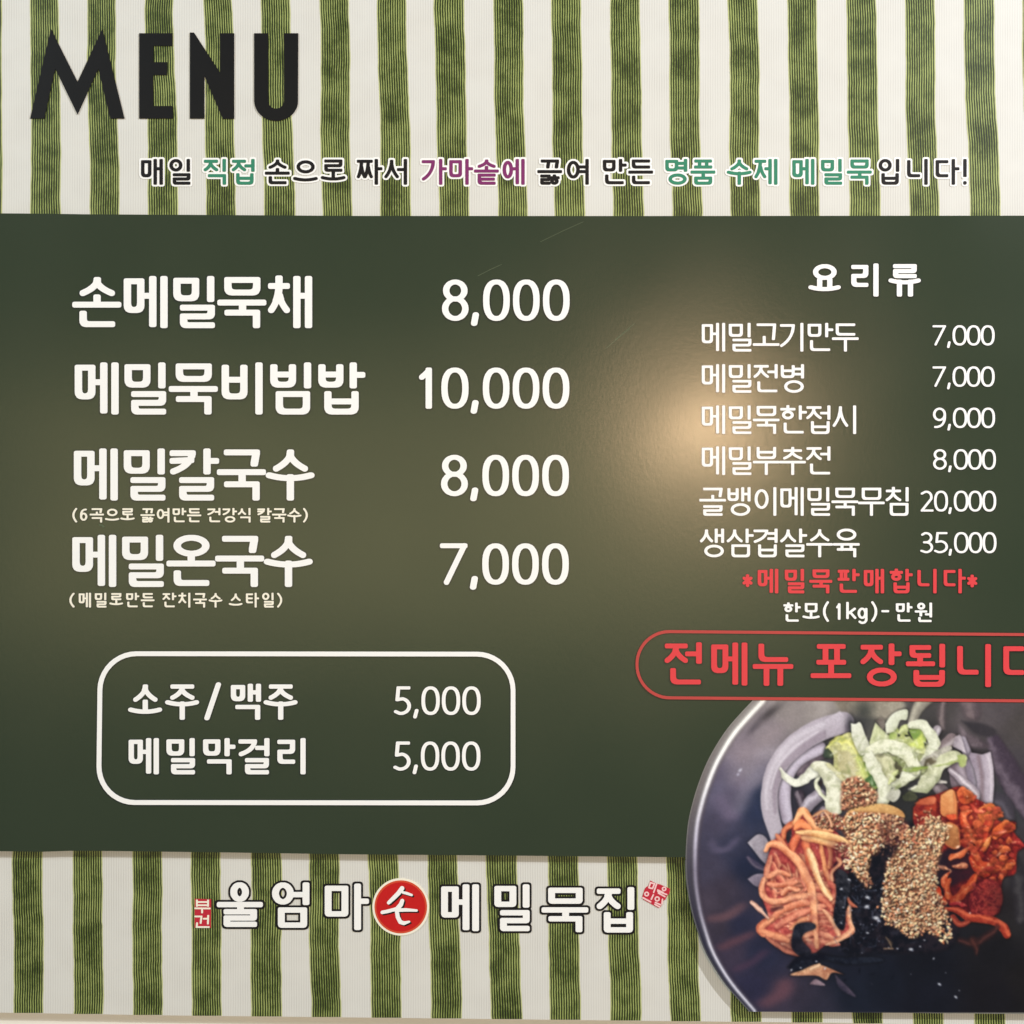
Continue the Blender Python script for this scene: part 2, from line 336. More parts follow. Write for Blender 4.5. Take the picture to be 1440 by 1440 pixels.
    P.ribbon([(1262, 1084), (1256, 1092), (1250, 1102)], [5, 6, 4], (178, 188, 126), (212, 218, 162), shadow=.3)
    P.poly([(1258, 1092), (1267, 1087), (1264, 1095)], (44, 44, 34), (62, 60, 48), shadow=.1)
    P.ribbon([(1354, 1066), (1338, 1064), (1322, 1075), (1310, 1092), (1300, 1102)], [13, 16, 19, 22, 22], (176, 180, 146), (222, 224, 196), lit=-.3, shadow=.55, tex=.12)
    P.ribbon([(1310, 1096), (1300, 1108), (1284, 1110)], [18, 14, 6], (160, 166, 132), (208, 210, 184), shadow=.3)
    P.ribbon([(1352, 1068), (1332, 1074), (1312, 1078)], [3, 2.4, 1.5], (142, 160, 92), (168, 182, 112), shadow=.1, a=.8)
    P.poly([(1346, 1062), (1358, 1062), (1358, 1076), (1350, 1078)], (150, 166, 98), (188, 198, 136), shadow=.1, soft=2)
    P.poly([(1302, 1068), (1314, 1064), (1316, 1072), (1300, 1078)], (84, 78, 62), (110, 102, 84), shadow=.1, soft=2)
    P.poly([(1268, 1120), (1280, 1112), (1290, 1120), (1286, 1126), (1272, 1126)], (52, 56, 46), (84, 86, 66), shadow=.2, soft=2)
    P.poly([(1247, 1122), (1256, 1108), (1266, 1112), (1264, 1122), (1256, 1128)], (170, 170, 156), (206, 206, 194), shadow=.3)
    P.ribbon([(1152, 1092), (1147, 1102), (1154, 1116), (1162, 1124)], [5, 6, 5, 4], cl, ch)
    P.ribbon([(1098, 1082), (1108, 1096), (1122, 1100), (1138, 1090), (1152, 1079)], [5, 10, 12, 15, 20], (194, 196, 180), (236, 238, 226), lit=-.2)
    P.ribbon([(1148, 1076), (1160, 1082), (1170, 1098), (1175, 1118), (1172, 1136)], [16, 22, 24, 26, 26], (192, 194, 168), (232, 233, 214), lit=-.1, shadow=.5, sharp=1.6)
    P.poly([(1151, 1100), (1156, 1098), (1155, 1106)], (36, 30, 34), (50, 44, 44), shadow=.2)
    P.ribbon([(1164, 1074), (1176, 1086), (1186, 1098)], [5, 7, 6], (176, 176, 136), (210, 208, 168), shadow=.3)
    for _ in range(150):
        x = R.uniform(1160, 1312); y = R.uniform(1022, 1110)
        j_, i_ = int((y - PY0) * SS), int((x - PX0) * SS)
        if P.id[j_, i_] != 3: continue
        a_ = R.uniform(0, 3.14); l_ = R.uniform(4, 11)
        c_ = (236, 238, 222) if R.random() < .55 else (128, 140, 92)
        P.ribbon([(x, y), (x + l_ * np.cos(a_) * .5 + R.normal(0, 1), y + l_ * np.sin(a_) * .5), (x + l_ * np.cos(a_), y + l_ * np.sin(a_))], R.uniform(1, 2.6), c_, c_, shadow=0, soft=2.5, a=R.uniform(.25, .6))
    P.ribbon = dw
    # ---- seaweed bed
    P.cur = 6
    P.poly([(1166, 1238), (1180, 1222), (1230, 1186), (1262, 1160), (1300, 1160), (1345, 1190), (1345, 1240), (1338, 1270), (1350, 1300), (1330, 1335), (1240, 1340), (1190, 1340), (1176, 1300)], (14, 18, 30), (34, 30, 40), soft=8, shadow=.3, tex=.5)
    P.poly([(1170, 1196), (1182, 1190), (1194, 1206), (1192, 1232), (1172, 1240), (1164, 1216)], (58, 24, 40), (96, 40, 52), soft=3, tex=.3)
    for _ in range(260):
        x = R.normal(1216, 30); y = R.normal(1290, 34)
        if x > 1262 and y < 1300: continue
        v = R.uniform(0, 1)
        P.blob(x, y, R.uniform(1.2, 5), R.uniform(.8, 2.4), (10, 14, 26) if v < .6 else (50, 52, 66), R.uniform(.3, .75), R.uniform(0, 180))
    # ---- carrot / radish noodles
    P.cur = 4
    P.poly([(1118, 1150), (1128, 1140), (1150, 1152), (1182, 1176), (1184, 1204), (1172, 1216), (1170, 1240), (1178, 1262), (1192, 1286), (1196, 1312), (1160, 1330), (1140, 1344), (1118, 1344), (1094, 1332), (1072, 1310), (1080, 1288), (1072, 1262), (1076, 1238), (1080, 1205), (1090, 1180), (1104, 1166)], (150, 52, 56), (206, 100, 90), (0, 1), soft=2, tex=.3)
    P.poly([(1104, 1174), (1112, 1166), (1113, 1176), (1108, 1186)], (40, 38, 46), (54, 46, 52), shadow=.1)
    P.poly([(1084, 1250), (1096, 1246), (1098, 1256), (1090, 1258)], (54, 42, 54), (74, 56, 66), shadow=.2)
    lo, hi = (178, 90, 66), (232, 158, 116)
    for k in range(90):   # strands underneath
        y = R.uniform(1200, 1330); x = R.uniform(1082, 1150)
        L = R.uniform(18, 44); a0 = R.uniform(-.5, .3) if y > 1235 else R.uniform(.9, 1.6)
        x1, y1 = x + L * np.cos(a0), y + L * np.sin(a0)
        if x1 > 1184 or y1 > 1340 or (x1 > 1170 and y1 < 1262): continue
        c = R.uniform(.78, 1.08)
        P.ribbon([(x, y), ((x + x1) / 2 + R.normal(0, 3), (y + y1) / 2 + R.normal(0, 3)), (x1, y1)], R.uniform(4, 8), tuple(np.array((182, 88, 76)) * c), tuple(np.array((236, 156, 126)) * c), lit=-.3, shadow=.27, sharp=1.2, wob=.4, taper=.5, edge=.12)
    T = [([(1140, 1150), (1160, 1140), (1172, 1152), (1168, 1164)], 4, (150, 92, 70), (212, 160, 120)),
         ([(1084, 1204), (1079, 1222), (1077, 1238)], 9, (176, 96, 80), (214, 140, 112)),
         ([(1124, 1172), (1116, 1186), (1112, 1200)], 11, (190, 86, 60), (226, 122, 86)),
         ([(1132, 1182), (1136, 1200), (1142, 1222)], 12, (192, 84, 62), (230, 132, 92)),
         ([(1080, 1234), (1094, 1226), (1110, 1231)], 8, lo, (234, 158, 122)),
         ([(1080, 1243), (1098, 1245), (1120, 1240)], 9, lo, (230, 150, 118)),
         ([(1100, 1258), (1108, 1250), (1124, 1251)], 8, lo, (236, 164, 128)),
         ([(1074, 1236), (1071, 1252), (1080, 1266), (1098, 1267), (1122, 1261), (1142, 1259)], 10, (180, 100, 78), (236, 168, 130)),
         ([(1086, 1294), (1098, 1281), (1120, 1272), (1142, 1268)], 11, lo, (228, 146, 112)),
         ([(1092, 1303), (1114, 1289), (1140, 1279)], 11, (176, 84, 70), (226, 144, 116)),
         ([(1112, 1306), (1130, 1294), (1148, 1292)], 9, lo, hi),
         ([(1085, 1292), (1073, 1300), (1069, 1309), (1082, 1314), (1098, 1318), (1108, 1323)], 12, (182, 94, 72), (234, 156, 116)),
         ([(1078, 1318), (1092, 1328), (1108, 1338), (1122, 1344)], [6, 9, 8, 4], (120, 62, 56), (198, 118, 94)),
         ([(1122, 1320), (1140, 1312), (1158, 1314), (1172, 1320)], 9, (176, 92, 74), (222, 148, 116)),
         ([(1150, 1262), (1162, 1268), (1170, 1280)], 10, (170, 74, 62), (216, 128, 100)),
         ([(1158, 1280), (1169, 1293), (1176, 1306), (1180, 1318)], 8, (196, 120, 92), (238, 186, 146)),
         ([(1196, 1268), (1193, 1290), (1198, 1308), (1182, 1320), (1162, 1328)], [4, 8, 9, 8, 6], (196, 116, 90), (234, 176, 138)),
         ([(1206, 1276), (1196, 1270), (1192, 1262)], [2, 7, 4], (150, 74, 60), (196, 110, 82)),
         ([(1154, 1187), (1158, 1209), (1163, 1231), (1170, 1243)], 8, (186, 100, 68), (230, 156, 108)),
         ([(1164, 1186), (1168, 1202), (1166, 1220)], 7, (176, 92, 66), (214, 140, 98)),
         ([(1176, 1206), (1182, 1214), (1170, 1226), (1170, 1240)], 6, (190, 112, 84), (228, 164, 124)),
         ([(1166, 1242), (1176, 1250), (1172, 1262)], 10, (168, 72, 66), (206, 112, 92)),
         ([(1137, 1195), (1142, 1208), (1149, 1230), (1157, 1248), (1169, 1264)], [8, 11, 10, 9, 8], (220, 150, 102), (250, 216, 166)),
         ([(1102, 1178), (1104, 1166), (1118, 1157)], 8, (186, 92, 64), (222, 132, 92)),
         ([(1092, 1174), (1100, 1184), (1108, 1196)], 7, (180, 96, 70), (214, 130, 96)),
         ([(1077, 1196), (1082, 1188), (1094, 1188), (1107, 1198), (1121, 1209), (1133, 1230), (1141, 1250), (1144, 1272), (1146, 1300), (1149, 1332)], [8, 11, 12, 12, 13, 13, 13, 11, 10, 9], (204, 116, 84), (246, 178, 132)),
         ([(1118, 1157), (1128, 1139), (1137, 1150), (1147, 1164), (1170, 1168)], [10, 11, 11, 12, 9], (212, 132, 88), (244, 186, 134)),
         ([(1118, 1166), (1126, 1158), (1140, 1166)], [8, 14, 8], (212, 108, 66), (238, 148, 98)),
         ([(1130, 1178), (1156, 1183), (1178, 1190), (1196, 1200)], [10, 11, 9, 5], (214, 138, 90), (246, 196, 138)),
         ([(1120, 1170), (1145, 1172), (1167, 1176), (1186, 1182), (1202, 1194)], [6, 12, 12, 10, 7], (212, 146, 92), (248, 206, 146)),
         ([(1057, 1269), (1068, 1279), (1080, 1291)], [6, 7, 5], (190, 138, 122), (234, 194, 174))]
    for pts, w, l, h in T:
        w = [q * .88 for q in w] if isinstance(w, list) else w * .88
        P.ribbon(pts, w, l, tuple(min(255, c + 10) for c in h), lit=-.2, shadow=.34, tex=.16, sharp=1.05, wob=.38, taper=.3, edge=.16)
        q = P.spline(pts); n = len(q); i0, i1 = int(n * R.uniform(.05, .3)), int(n * R.uniform(.6, .95))
        if i1 - i0 > 3: P.ribbon([tuple(q[i0] + (-.8, -1)), tuple(q[(i0 + i1) // 2] + (-.8, -1)), tuple(q[i1] + (-.8, -1))], 1.6, h, tuple(min(255, c + 26) for c in h), soft=2.0, shadow=0, a=.55, taper=.8)
    for _ in range(60):
        x = R.uniform(1082, 1176); y = R.uniform(1165, 1330)
        if P.id[int((y - PY0) * SS), int((x - PX0) * SS)] != 4: continue
        if R.random() < .45: P.blob(x, y, R.uniform(5, 12), R.uniform(3, 7), (116, 36, 48), R.uniform(.12, .3), R.uniform(0, 180))
        else: P.blob(x, y, R.uniform(3, 8), R.uniform(1.5, 4), (255, 214, 176), R.uniform(.12, .32), R.uniform(30, 80))
    for _ in range(45):
        x = R.uniform(1082, 1180); y = R.uniform(1165, 1330)
        if P.id[int((y - PY0) * SS), int((x - PX0) * SS)] == 4: P.spark(x, y, R.uniform(.4, .8), (255, 232, 204), R.uniform(.4, .8), R.uniform(40, 80), R.uniform(1.5, 3.5))
    P.ribbon([(1086, 1280), (1100, 1276)], 5, (60, 34, 44), (80, 46, 50), soft=3, shadow=0, a=.7)
    P.poly([(1186, 1370), (1150, 1356), (1128, 1364), (1112, 1370), (1118, 1372), (1148, 1372), (1162, 1378), (1170, 1368)], (164, 106, 82), (226, 178, 142), (-1, -.4), tex=.25)
    P.ribbon([(1140, 1362), (1152, 1357)], 5, (220, 176, 142), (240, 204, 170), shadow=.1)
    P.cur = 2
    P.poly([(1138, 1384), (1146, 1377), (1154, 1380), (1160, 1386)], (112, 92, 104), (158, 138, 150), shadow=.2)
    P.poly([(1174, 1370), (1180, 1376), (1200, 1396), (1202, 1402), (1186, 1394), (1178, 1386)], (44, 42, 60), (84, 74, 92), (1, -1), shadow=.2, soft=2)
    # dark seaweed scraps on the strands
    P.cur = 6
    P.poly([(1113, 1322), (1118, 1302), (1132, 1297), (1145, 1299), (1146, 1306), (1132, 1312), (1128, 1322), (1140, 1336), (1138, 1344), (1124, 1344), (1114, 1334)], (18, 24, 38), (44, 48, 62), (1, -.5), tex=.3)
    P.poly([(1174, 1228), (1180, 1222), (1192, 1230), (1196, 1252), (1190, 1268), (1188, 1304), (1180, 1306), (1172, 1290), (1176, 1258)], (16, 20, 32), (48, 50, 60), (1, -.6), tex=.4)
    P.poly([(1108, 1360), (1122, 1346), (1150, 1340), (1178, 1346), (1230, 1346), (1240, 1352), (1190, 1356), (1160, 1350), (1140, 1358), (1120, 1366)], (14, 18, 32), (32, 38, 52), tex=.4, soft=2)
    for x, y, r, a in [(1194, 1237, 2.2, 20), (1183, 1250, 2.2, -30), (1220, 1262, 3.4, 15), (1219, 1275, 3.6, -20), (1232, 1291, 4.2, 10), (1236, 1295, 2.4, -10), (1220, 1312, 2, 0), (1183, 1298, 1.5, 60), (1148, 1352, 1.6, 0),
                       (1160, 1362, 1.8, -60), (1126, 1361, 1.6, 0), (1113, 1364, 1.8, -50), (1281, 1335, 3, 0), (1262, 1334, 1.6, 0), (1294, 1331, 1.5, 0), (1300, 1322, 1.4, 0), (1250, 1333, 1.4, 30), (1334, 1305, 3, -60), (1333, 1315, 2.4, 0),
                       (1258, 1300, 1.6, 0), (1245, 1300, 1.6, 0), (1212, 1340, .9, 0), (1313, 1348, 1.6, -60), (1321, 1384, 2.4, 30), (1344, 1402, 2.3, 40), (1349, 1393, 1, 0), (1240, 1250, 1.8, 0), (1210, 1300, 1, 0), (1186, 1276, 1.3, 0),
                       (1330, 1368, 0.8, 0), (1281, 1370, .7, 0), (1198, 1280, 1.3, 30), (1226, 1300, 1.2, 0)]:
        P.spark(x, y, r * .62, (214, 218, 230), .92, a, 1.7)
        if r > 2: P.spark(x + r * .7, y + r * .6, r * .35, (150, 156, 176), .8, a + 40, 1.4)
    for _ in range(70):
        x = R.uniform(1172, 1240); y = R.uniform(1236, 1330)
        if x < 1196 and y < 1270 and R.random() < .6: continue
        P.spark(x, y, R.uniform(.35, .8), (150, 158, 180), R.uniform(.3, .8), R.uniform(0, 180), R.uniform(1, 2.2))
    for _ in range(26):
        x = R.uniform(1178, 1250); y = R.uniform(1240, 1338)
        P.ribbon([(x, y), (x + R.normal(0, 4), y + R.normal(0, 4)), (x + R.normal(0, 7), y + R.normal(0, 7))], R.uniform(.7, 1.6), (70, 76, 98), (150, 158, 178), shadow=0, a=R.uniform(.3, .7), soft=1.2, taper=.8)
    P.ribbon([(1246, 1318), (1252, 1326), (1254, 1334)], [2, 4, 2], (70, 58, 50), (128, 110, 92), soft=2, shadow=0)
    P.ribbon([(1243, 1334), (1256, 1334)], 2, (120, 96, 80), (160, 134, 110), soft=1.5, shadow=0)
    # ---- kimchi
    P.cur = 5
    P.poly([(1292, 1124), (1314, 1118), (1330, 1112), (1350, 1106), (1364, 1118), (1386, 1130), (1402, 1140), (1404, 1154), (1428, 1156), (1426, 1170), (1440, 1190), (1430, 1200), (1428, 1228), (1410, 1236), (1408, 1270), (1402, 1286), (1372, 1286), (1338, 1276), (1326, 1250), (1332, 1220), (1322, 1196), (1310, 1180), (1288, 1160)], (92, 22, 32), (156, 44, 38), (.3, -1), soft=2, tex=.45)
    P.poly([(1284, 1136), (1296, 1124), (1315, 1120), (1316, 1146), (1306, 1164), (1286, 1160)], (112, 30, 36), (170, 62, 44), (.5, -1), tex=.3)
    P.poly([(1286, 1130), (1298, 1123), (1315, 1121), (1314, 1130), (1300, 1132)], (176, 82, 56), (210, 118, 84), shadow=.1, soft=2)
    P.poly([(1318, 1204), (1336, 1192), (1352, 1190), (1366, 1206), (1372, 1232), (1356, 1238), (1338, 1246), (1322, 1240)], (32, 24, 38), (62, 26, 38), soft=5, shadow=.2)
    P.poly([(1323, 1118), (1338, 1110), (1345, 1120), (1344, 1145), (1325, 1147), (1322, 1132)], (206, 128, 78), (228, 168, 112), (.6, -1), tex=.15)
    P.ribbon([(1342, 1114), (1344, 1130), (1344, 1150)], [3, 5, 5], (196, 106, 62), (224, 148, 96), shadow=.1, soft=2)
    P.poly([(1345, 1114), (1352, 1106), (1360, 1110), (1366, 1126), (1356, 1131), (1348, 1125)], (190, 78, 46), (226, 118, 72), (0, -1), tex=.3)
    P.blob(1352, 1121, 3, 2.5, (140, 34, 30), .8); P.blob(1357, 1115, 1.6, 1.4, (150, 44, 34), .7)
    P.poly([(1330, 1157), (1336, 1156), (1348, 1163), (1350, 1178), (1350, 1191), (1340, 1194), (1326, 1184), (1328, 1172)], (150, 92, 56), (204, 144, 92), (-.5, -1), tex=.15, rim=(196, 96, 62), rimw=1.4)
    P.ribbon([(1331, 1160), (1338, 1162)], 3.4, (230, 184, 140), (250, 214, 176), shadow=.1)
    P.spark(1347, 1191, 1.6, (255, 214, 186), 1, -30, 2)
    P.poly([(1330, 1146), (1344, 1145), (1344, 1152), (1334, 1152)], (176, 56, 40), (224, 96, 60), tex=.5, shadow=.2)
    ko, kh = (186, 66, 40), (236, 124, 78)
    K = [([(1358, 1172), (1362, 1184), (1366, 1192)], [7, 9, 6], (150, 50, 52), (190, 84, 76)),
         ([(1392, 1152), (1386, 1166), (1384, 1178), (1372, 1182)], [12, 12, 10, 8], (168, 44, 36), (206, 78, 52)),
         ([(1366, 1132), (1374, 1141), (1384, 1140)], [7, 7, 5], (176, 52, 44), (222, 100, 78)),
         ([(1366, 1140), (1356, 1146), (1356, 1158), (1364, 1170), (1370, 1180), (1380, 1183), (1392, 1180)], [6, 11, 12, 11, 10, 8, 6], (196, 66, 38), (242, 128, 84)),
         ([(1338, 1206), (1352, 1200), (1366, 1190)], [8, 9, 5], (196, 92, 56), (226, 132, 88)),
         ([(1368, 1194), (1374, 1204), (1376, 1214), (1386, 1222)], [9, 11, 10, 12], (186, 72, 44), (226, 116, 80)),
         ([(1366, 1208), (1374, 1222), (1388, 1228)], [8, 12, 9], (170, 52, 36), (214, 96, 58)),
         ([(1384, 1192), (1388, 1184), (1392, 1178)], [8, 8, 6], (206, 108, 54), (230, 146, 86)),
         ([(1382, 1222), (1392, 1218), (1400, 1226)], [10, 10, 8], (190, 74, 46), (228, 116, 74)),
         ([(1394, 1208), (1404, 1216), (1409, 1226), (1407, 1234)], [7, 8, 8, 6], (150, 50, 40), (216, 104, 74)),
         ([(1398, 1204), (1406, 1200), (1410, 1192), (1404, 1190)], [5, 6, 5, 3], (176, 80, 60), (232, 160, 126)),
         ([(1410, 1224), (1418, 1216), (1426, 1213)], [9, 11, 7], (160, 60, 40), (206, 108, 66)),
         ([(1424, 1186), (1432, 1184), (1440, 1190)], [8, 8, 4], (140, 36, 40), (180, 60, 56)),
         ([(1318, 1218), (1328, 1220), (1336, 1224)], [2, 4, 2], (130, 84, 70), (186, 132, 108)),
         ([(1340, 1218), (1350, 1218), (1358, 1217)], [4, 7, 6], (160, 88, 66), (204, 136, 104)),
         ([(1330, 1248), (1328, 1236), (1336, 1226)], [10, 8, 3], (200, 80, 48), (238, 134, 90)),
         ([(1334, 1262), (1332, 1248), (1336, 1236)], [9, 8, 4], (196, 74, 42), (230, 116, 66)),
         ([(1318, 1250), (1322, 1262), (1330, 1270)], [8, 7, 4], (206, 64, 38), (242, 136, 92)),
         ([(1371, 1232), (1362, 1246), (1350, 1260), (1338, 1268)], [11, 12, 12, 8], (186, 66, 38), (226, 110, 64)),
         ([(1336, 1272), (1348, 1270), (1360, 1274)], [6, 6, 3], (160, 36, 44), (196, 66, 66))]
    P.poly([(1372, 1140), (1386, 1131), (1396, 1130), (1403, 1140), (1398, 1151), (1395, 1163), (1389, 1170), (1379, 1156)], (190, 84, 44), (228, 128, 70), (.4, -1), tex=.3)
    P.poly([(1396, 1166), (1406, 1158), (1416, 1154), (1428, 1161), (1424, 1169), (1412, 1172), (1400, 1180), (1394, 1176)], (190, 74, 42), (226, 110, 58), (.3, -1), tex=.25)
    P.ribbon([(1402, 1172), (1414, 1168)], 5, (206, 96, 72), (234, 138, 110), shadow=.1, soft=2)
    for pts, w, l, h in K:
        P.ribbon(pts, w, l, h, lit=-.2, shadow=.4, tex=.3, wob=.8, sharp=1.3, taper=.3, edge=.3)
        q = P.spline(pts)
        for _ in range(3):
            c = q[R.integers(len(q))]; P.spark(c[0] + R.normal(0, 1.5), c[1] - 1 + R.normal(0, 1.2), R.uniform(.7, 1.3), (250, 176, 130), .7, R.uniform(-60, 60), 2.0)
    for _ in range(95):
        x = R.uniform(1350, 1430); y = R.uniform(1112, 1240)
        if not P.inside([(1350, 1120), (1362, 1112), (1400, 1140), (1428, 1160), (1432, 1196), (1408, 1238), (1380, 1236), (1362, 1200), (1350, 1170)], x, y): continue
        n_ = R.integers(5, 8); r_ = R.uniform(2.5, 7); a0 = R.uniform(0, 6)
        pts = [(x + r_ * R.uniform(.5, 1.2) * np.cos(a0 + 6.28 * k / n_) * 1.3, y + r_ * R.uniform(.5, 1.2) * np.sin(a0 + 6.28 * k / n_)) for k in range(n_)]
        t_ = R.uniform(0, 1); lo_ = np.array((120, 30, 30)) * (1 - t_) + np.array((206, 96, 52)) * t_
        P.poly(pts, tuple(lo_ * .8), tuple(np.minimum(lo_ * 1.3 + 14, 255)), (R.uniform(-1, 1), -1), shadow=.35, tex=.3, soft=1.3, a=.8)
    for _ in range(130):   # chilli flecks and wet glints
        x = R.uniform(1344, 1432); y = R.uniform(1112, 1282)
        if not P.inside([(1344, 1120), (1362, 1112), (1400, 1140), (1428, 1160), (1432, 1200), (1408, 1240), (1402, 1280), (1350, 1276), (1376, 1230), (1346, 1190)], x, y): continue
        if R.random() < .6: P.blob(x, y, R.uniform(1, 2.6), R.uniform(.7, 1.6), (128, 24, 28), R.uniform(.3, .75), R.uniform(0, 180))
        else: P.spark(x, y, R.uniform(.5, 1.1), (248, 176, 140), R.uniform(.5, .95), R.uniform(0, 180), R.uniform(1, 2.4))
    P.poly([(1372, 1244), (1388, 1236), (1404, 1242), (1410, 1266), (1400, 1286), (1384, 1290), (1366, 1284), (1362, 1264)], (104, 26, 36), (160, 54, 50), tex=.6, soft=3)
    for _ in range(40):
        x = R.uniform(1368, 1404); y = R.uniform(1242, 1282)
        P.ribbon([(x, y), (x + R.uniform(-6, 6), y + R.uniform(-5, 5)), (x + R.uniform(-7, 7), y + R.uniform(-3, 8))], R.uniform(1.2, 2.6), (140, 42, 44), (200, 88, 76), shadow=.2, a=.75)
    P.ribbon([(1330, 1278), (1346, 1280), (1362, 1290), (1380, 1292), (1398, 1296), (1410, 1304), (1416, 1314)], [5, 9, 12, 12, 12, 14, 12], (150, 50, 38), (216, 102, 70), lit=-.3, tex=.25)
    P.ribbon([(1340, 1290), (1350, 1300), (1362, 1296)], [8, 9, 6], (130, 48, 40), (176, 84, 64), shadow=.2)
    P.spark(1364, 1284, 1.4, (255, 210, 190), 1)
    P.ribbon([(1350, 1322), (1370, 1326), (1392, 1314), (1402, 1304)], [8, 12, 12, 8], (44, 28, 32), (84, 48, 46), soft=5, shadow=0, a=.85)
    P.ribbon([(1368, 1322), (1373, 1334), (1373, 1342)], [12, 9, 4], (50, 30, 32), (86, 48, 44), soft=4, shadow=0, a=.8)
    # ---- sesame
    P.cur = 7
    tan = [(255, 212, 164), (250, 194, 146), (255, 230, 192), (228, 156, 116), (255, 196, 156)]
    pink = [(226, 176, 138), (204, 146, 112), (240, 206, 164), (176, 116, 92)]
    P.poly([(1186, 1152), (1196, 1138), (1222, 1131), (1248, 1131), (1268, 1140), (1272, 1150), (1256, 1146), (1222, 1144), (1200, 1152)], (186, 134, 84), (224, 182, 120), (-.3, -1), shadow=.4, tex=.2)
    P.seeds([(1184, 1100), (1205, 1092), (1222, 1104), (1234, 1116), (1230, 1128), (1208, 1134), (1184, 1138)], 190, pink, dark=(110, 66, 54))
    P.seeds([(1146, 1150), (1168, 1144), (1184, 1150), (1184, 1166), (1160, 1164), (1148, 1160)], 150, pink, dark=(112, 50, 46), size=(4.6, 1.7))
    P.seeds([(1172, 1190), (1186, 1184), (1200, 1196), (1198, 1206), (1180, 1204)], 60, pink, dark=(110, 44, 48), size=(5, 1.6))
    P.seeds([(1184, 1150), (1200, 1142), (1240, 1144), (1262, 1150), (1274, 1166), (1256, 1178), (1240, 1190), (1232, 1202), (1212, 1198), (1196, 1186), (1184, 1168)], 400, tan, dark=(104, 58, 44))
    P.seeds([(1240, 1146), (1268, 1150), (1278, 1168), (1262, 1190), (1244, 1184), (1236, 1166)], 70, pink, dark=(88, 44, 42), base=.6)
    P.seeds([(1194, 1186), (1214, 1192), (1224, 1204), (1220, 1226), (1212, 1240), (1202, 1228), (1196, 1208)], 170, tan, dark=(120, 76, 50))
    P.seeds([(1186, 1208), (1198, 1210), (1200, 1226), (1190, 1224)], 24, tan, base=0)
    P.seeds([(1212, 1228), (1224, 1232), (1226, 1246), (1216, 1250)], 26, pink, dark=(70, 44, 38), base=.5)
    P.seeds([(1236, 1180), (1262, 1186), (1266, 1208), (1250, 1210), (1232, 1196)], 40, [(150, 104, 88), (128, 84, 76)], base=0, size=(4, 1.5))
    P.poly([(1276, 1170), (1322, 1156), (1326, 1190), (1314, 1240), (1328, 1282), (1310, 1306), (1262, 1300), (1244, 1260), (1250, 1216)], (150, 100, 70), (170, 120, 84), a=.65, soft=6, shadow=0, tex=.5)
    P.seeds([(1268, 1172), (1284, 1162), (1322, 1150), (1332, 1166), (1328, 1186), (1318, 1204), (1318, 1232), (1316, 1256), (1330, 1276), (1334, 1290), (1322, 1302), (1318, 1318), (1304, 1310), (1282, 1320), (1264, 1306), (1248, 1300), (1240, 1272), (1244, 1240), (1246, 1212), (1262, 1206), (1266, 1190)], 1500, tan, dark=(112, 66, 50), base=.5, size=(5.0, 2.6))
    for x, y, r in [(1291, 1281, 3.4), (1262, 1232, 2.4), (1306, 1224, 3), (1281, 1205, 2.4), (1300, 1262, 2.2), (1270, 1288, 2.6), (1310, 1192, 2.6), (1296, 1302, 2.4), (1254, 1268, 2.2), (1318, 1270, 2.6)]:
        P.blob(x, y, r * 1.5, r, (40, 24, 26), .8, R.uniform(0, 180))
    P.seeds([(1286, 1146), (1310, 1136), (1322, 1154), (1304, 1162), (1290, 1158)], 34, pink, base=0, size=(3.6, 2))
    P.seeds([(1240, 1262), (1232, 1282), (1246, 1300), (1260, 1310), (1256, 1280)], 30, tan, base=0)
    P.seeds([(1322, 1296), (1336, 1290), (1340, 1316), (1328, 1330), (1318, 1314)], 36, tan, base=0)
    P.seeds([(1300, 1148), (1326, 1150), (1330, 1176), (1310, 1172)], 60, [(246, 208, 168), (232, 188, 144)], base=0)
    P.ribbon([(1288, 1172), (1284, 1182), (1290, 1186)], 2, (190, 96, 74), (226, 140, 110), shadow=.2)
    P.ribbon([(1160, 1142), (1166, 1150), (1170, 1162)], 3, (214, 156, 120), (244, 200, 166), shadow=.3)
    # ---- rim
    # pools of light and shade across the whole dish
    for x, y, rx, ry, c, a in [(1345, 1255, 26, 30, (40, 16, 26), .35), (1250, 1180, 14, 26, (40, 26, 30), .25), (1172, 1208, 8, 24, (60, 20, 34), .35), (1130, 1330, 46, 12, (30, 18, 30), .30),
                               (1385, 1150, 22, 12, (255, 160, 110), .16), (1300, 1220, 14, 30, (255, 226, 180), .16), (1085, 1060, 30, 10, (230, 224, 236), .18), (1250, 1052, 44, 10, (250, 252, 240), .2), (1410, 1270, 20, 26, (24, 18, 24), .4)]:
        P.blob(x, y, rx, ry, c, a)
    P.cur = 0
    edge = np.array(P.spline(BOWL_EDGE, 4)); nrm = np.gradient(edge, axis=0)
    nrm = np.stack([-nrm[:, 1], nrm[:, 0]], 1); nrm /= np.linalg.norm(nrm, axis=1)[:, None]
    if nrm[len(nrm) // 2][0] < 0: nrm = -nrm
    s = P.box(955, 975, 1110, 1430)
    Xs, Ys = P.X[s], P.Y[s]
    best = np.full(Xs.shape, 1e9, np.float32); par = np.zeros_like(best); sgn = np.zeros_like(best)
    for i in range(len(edge) - 1):
        ax, ay = edge[i]; dx, dy = edge[i + 1] - edge[i]
        t = np.clip(((Xs - ax) * dx + (Ys - ay) * dy) / (dx * dx + dy * dy), 0, 1)
        qx, qy = Xs - ax - t * dx, Ys - ay - t * dy
        d = np.hypot(qx, qy); m = d < best
        best = np.where(m, d, best); par = np.where(m, (i + t) / (len(edge) - 1), par)
        sgn = np.where(m, np.sign(qx * nrm[i][0] + qy * nrm[i][1]), sgn)
    d = best * np.where(sgn >= 0, 1, -1)
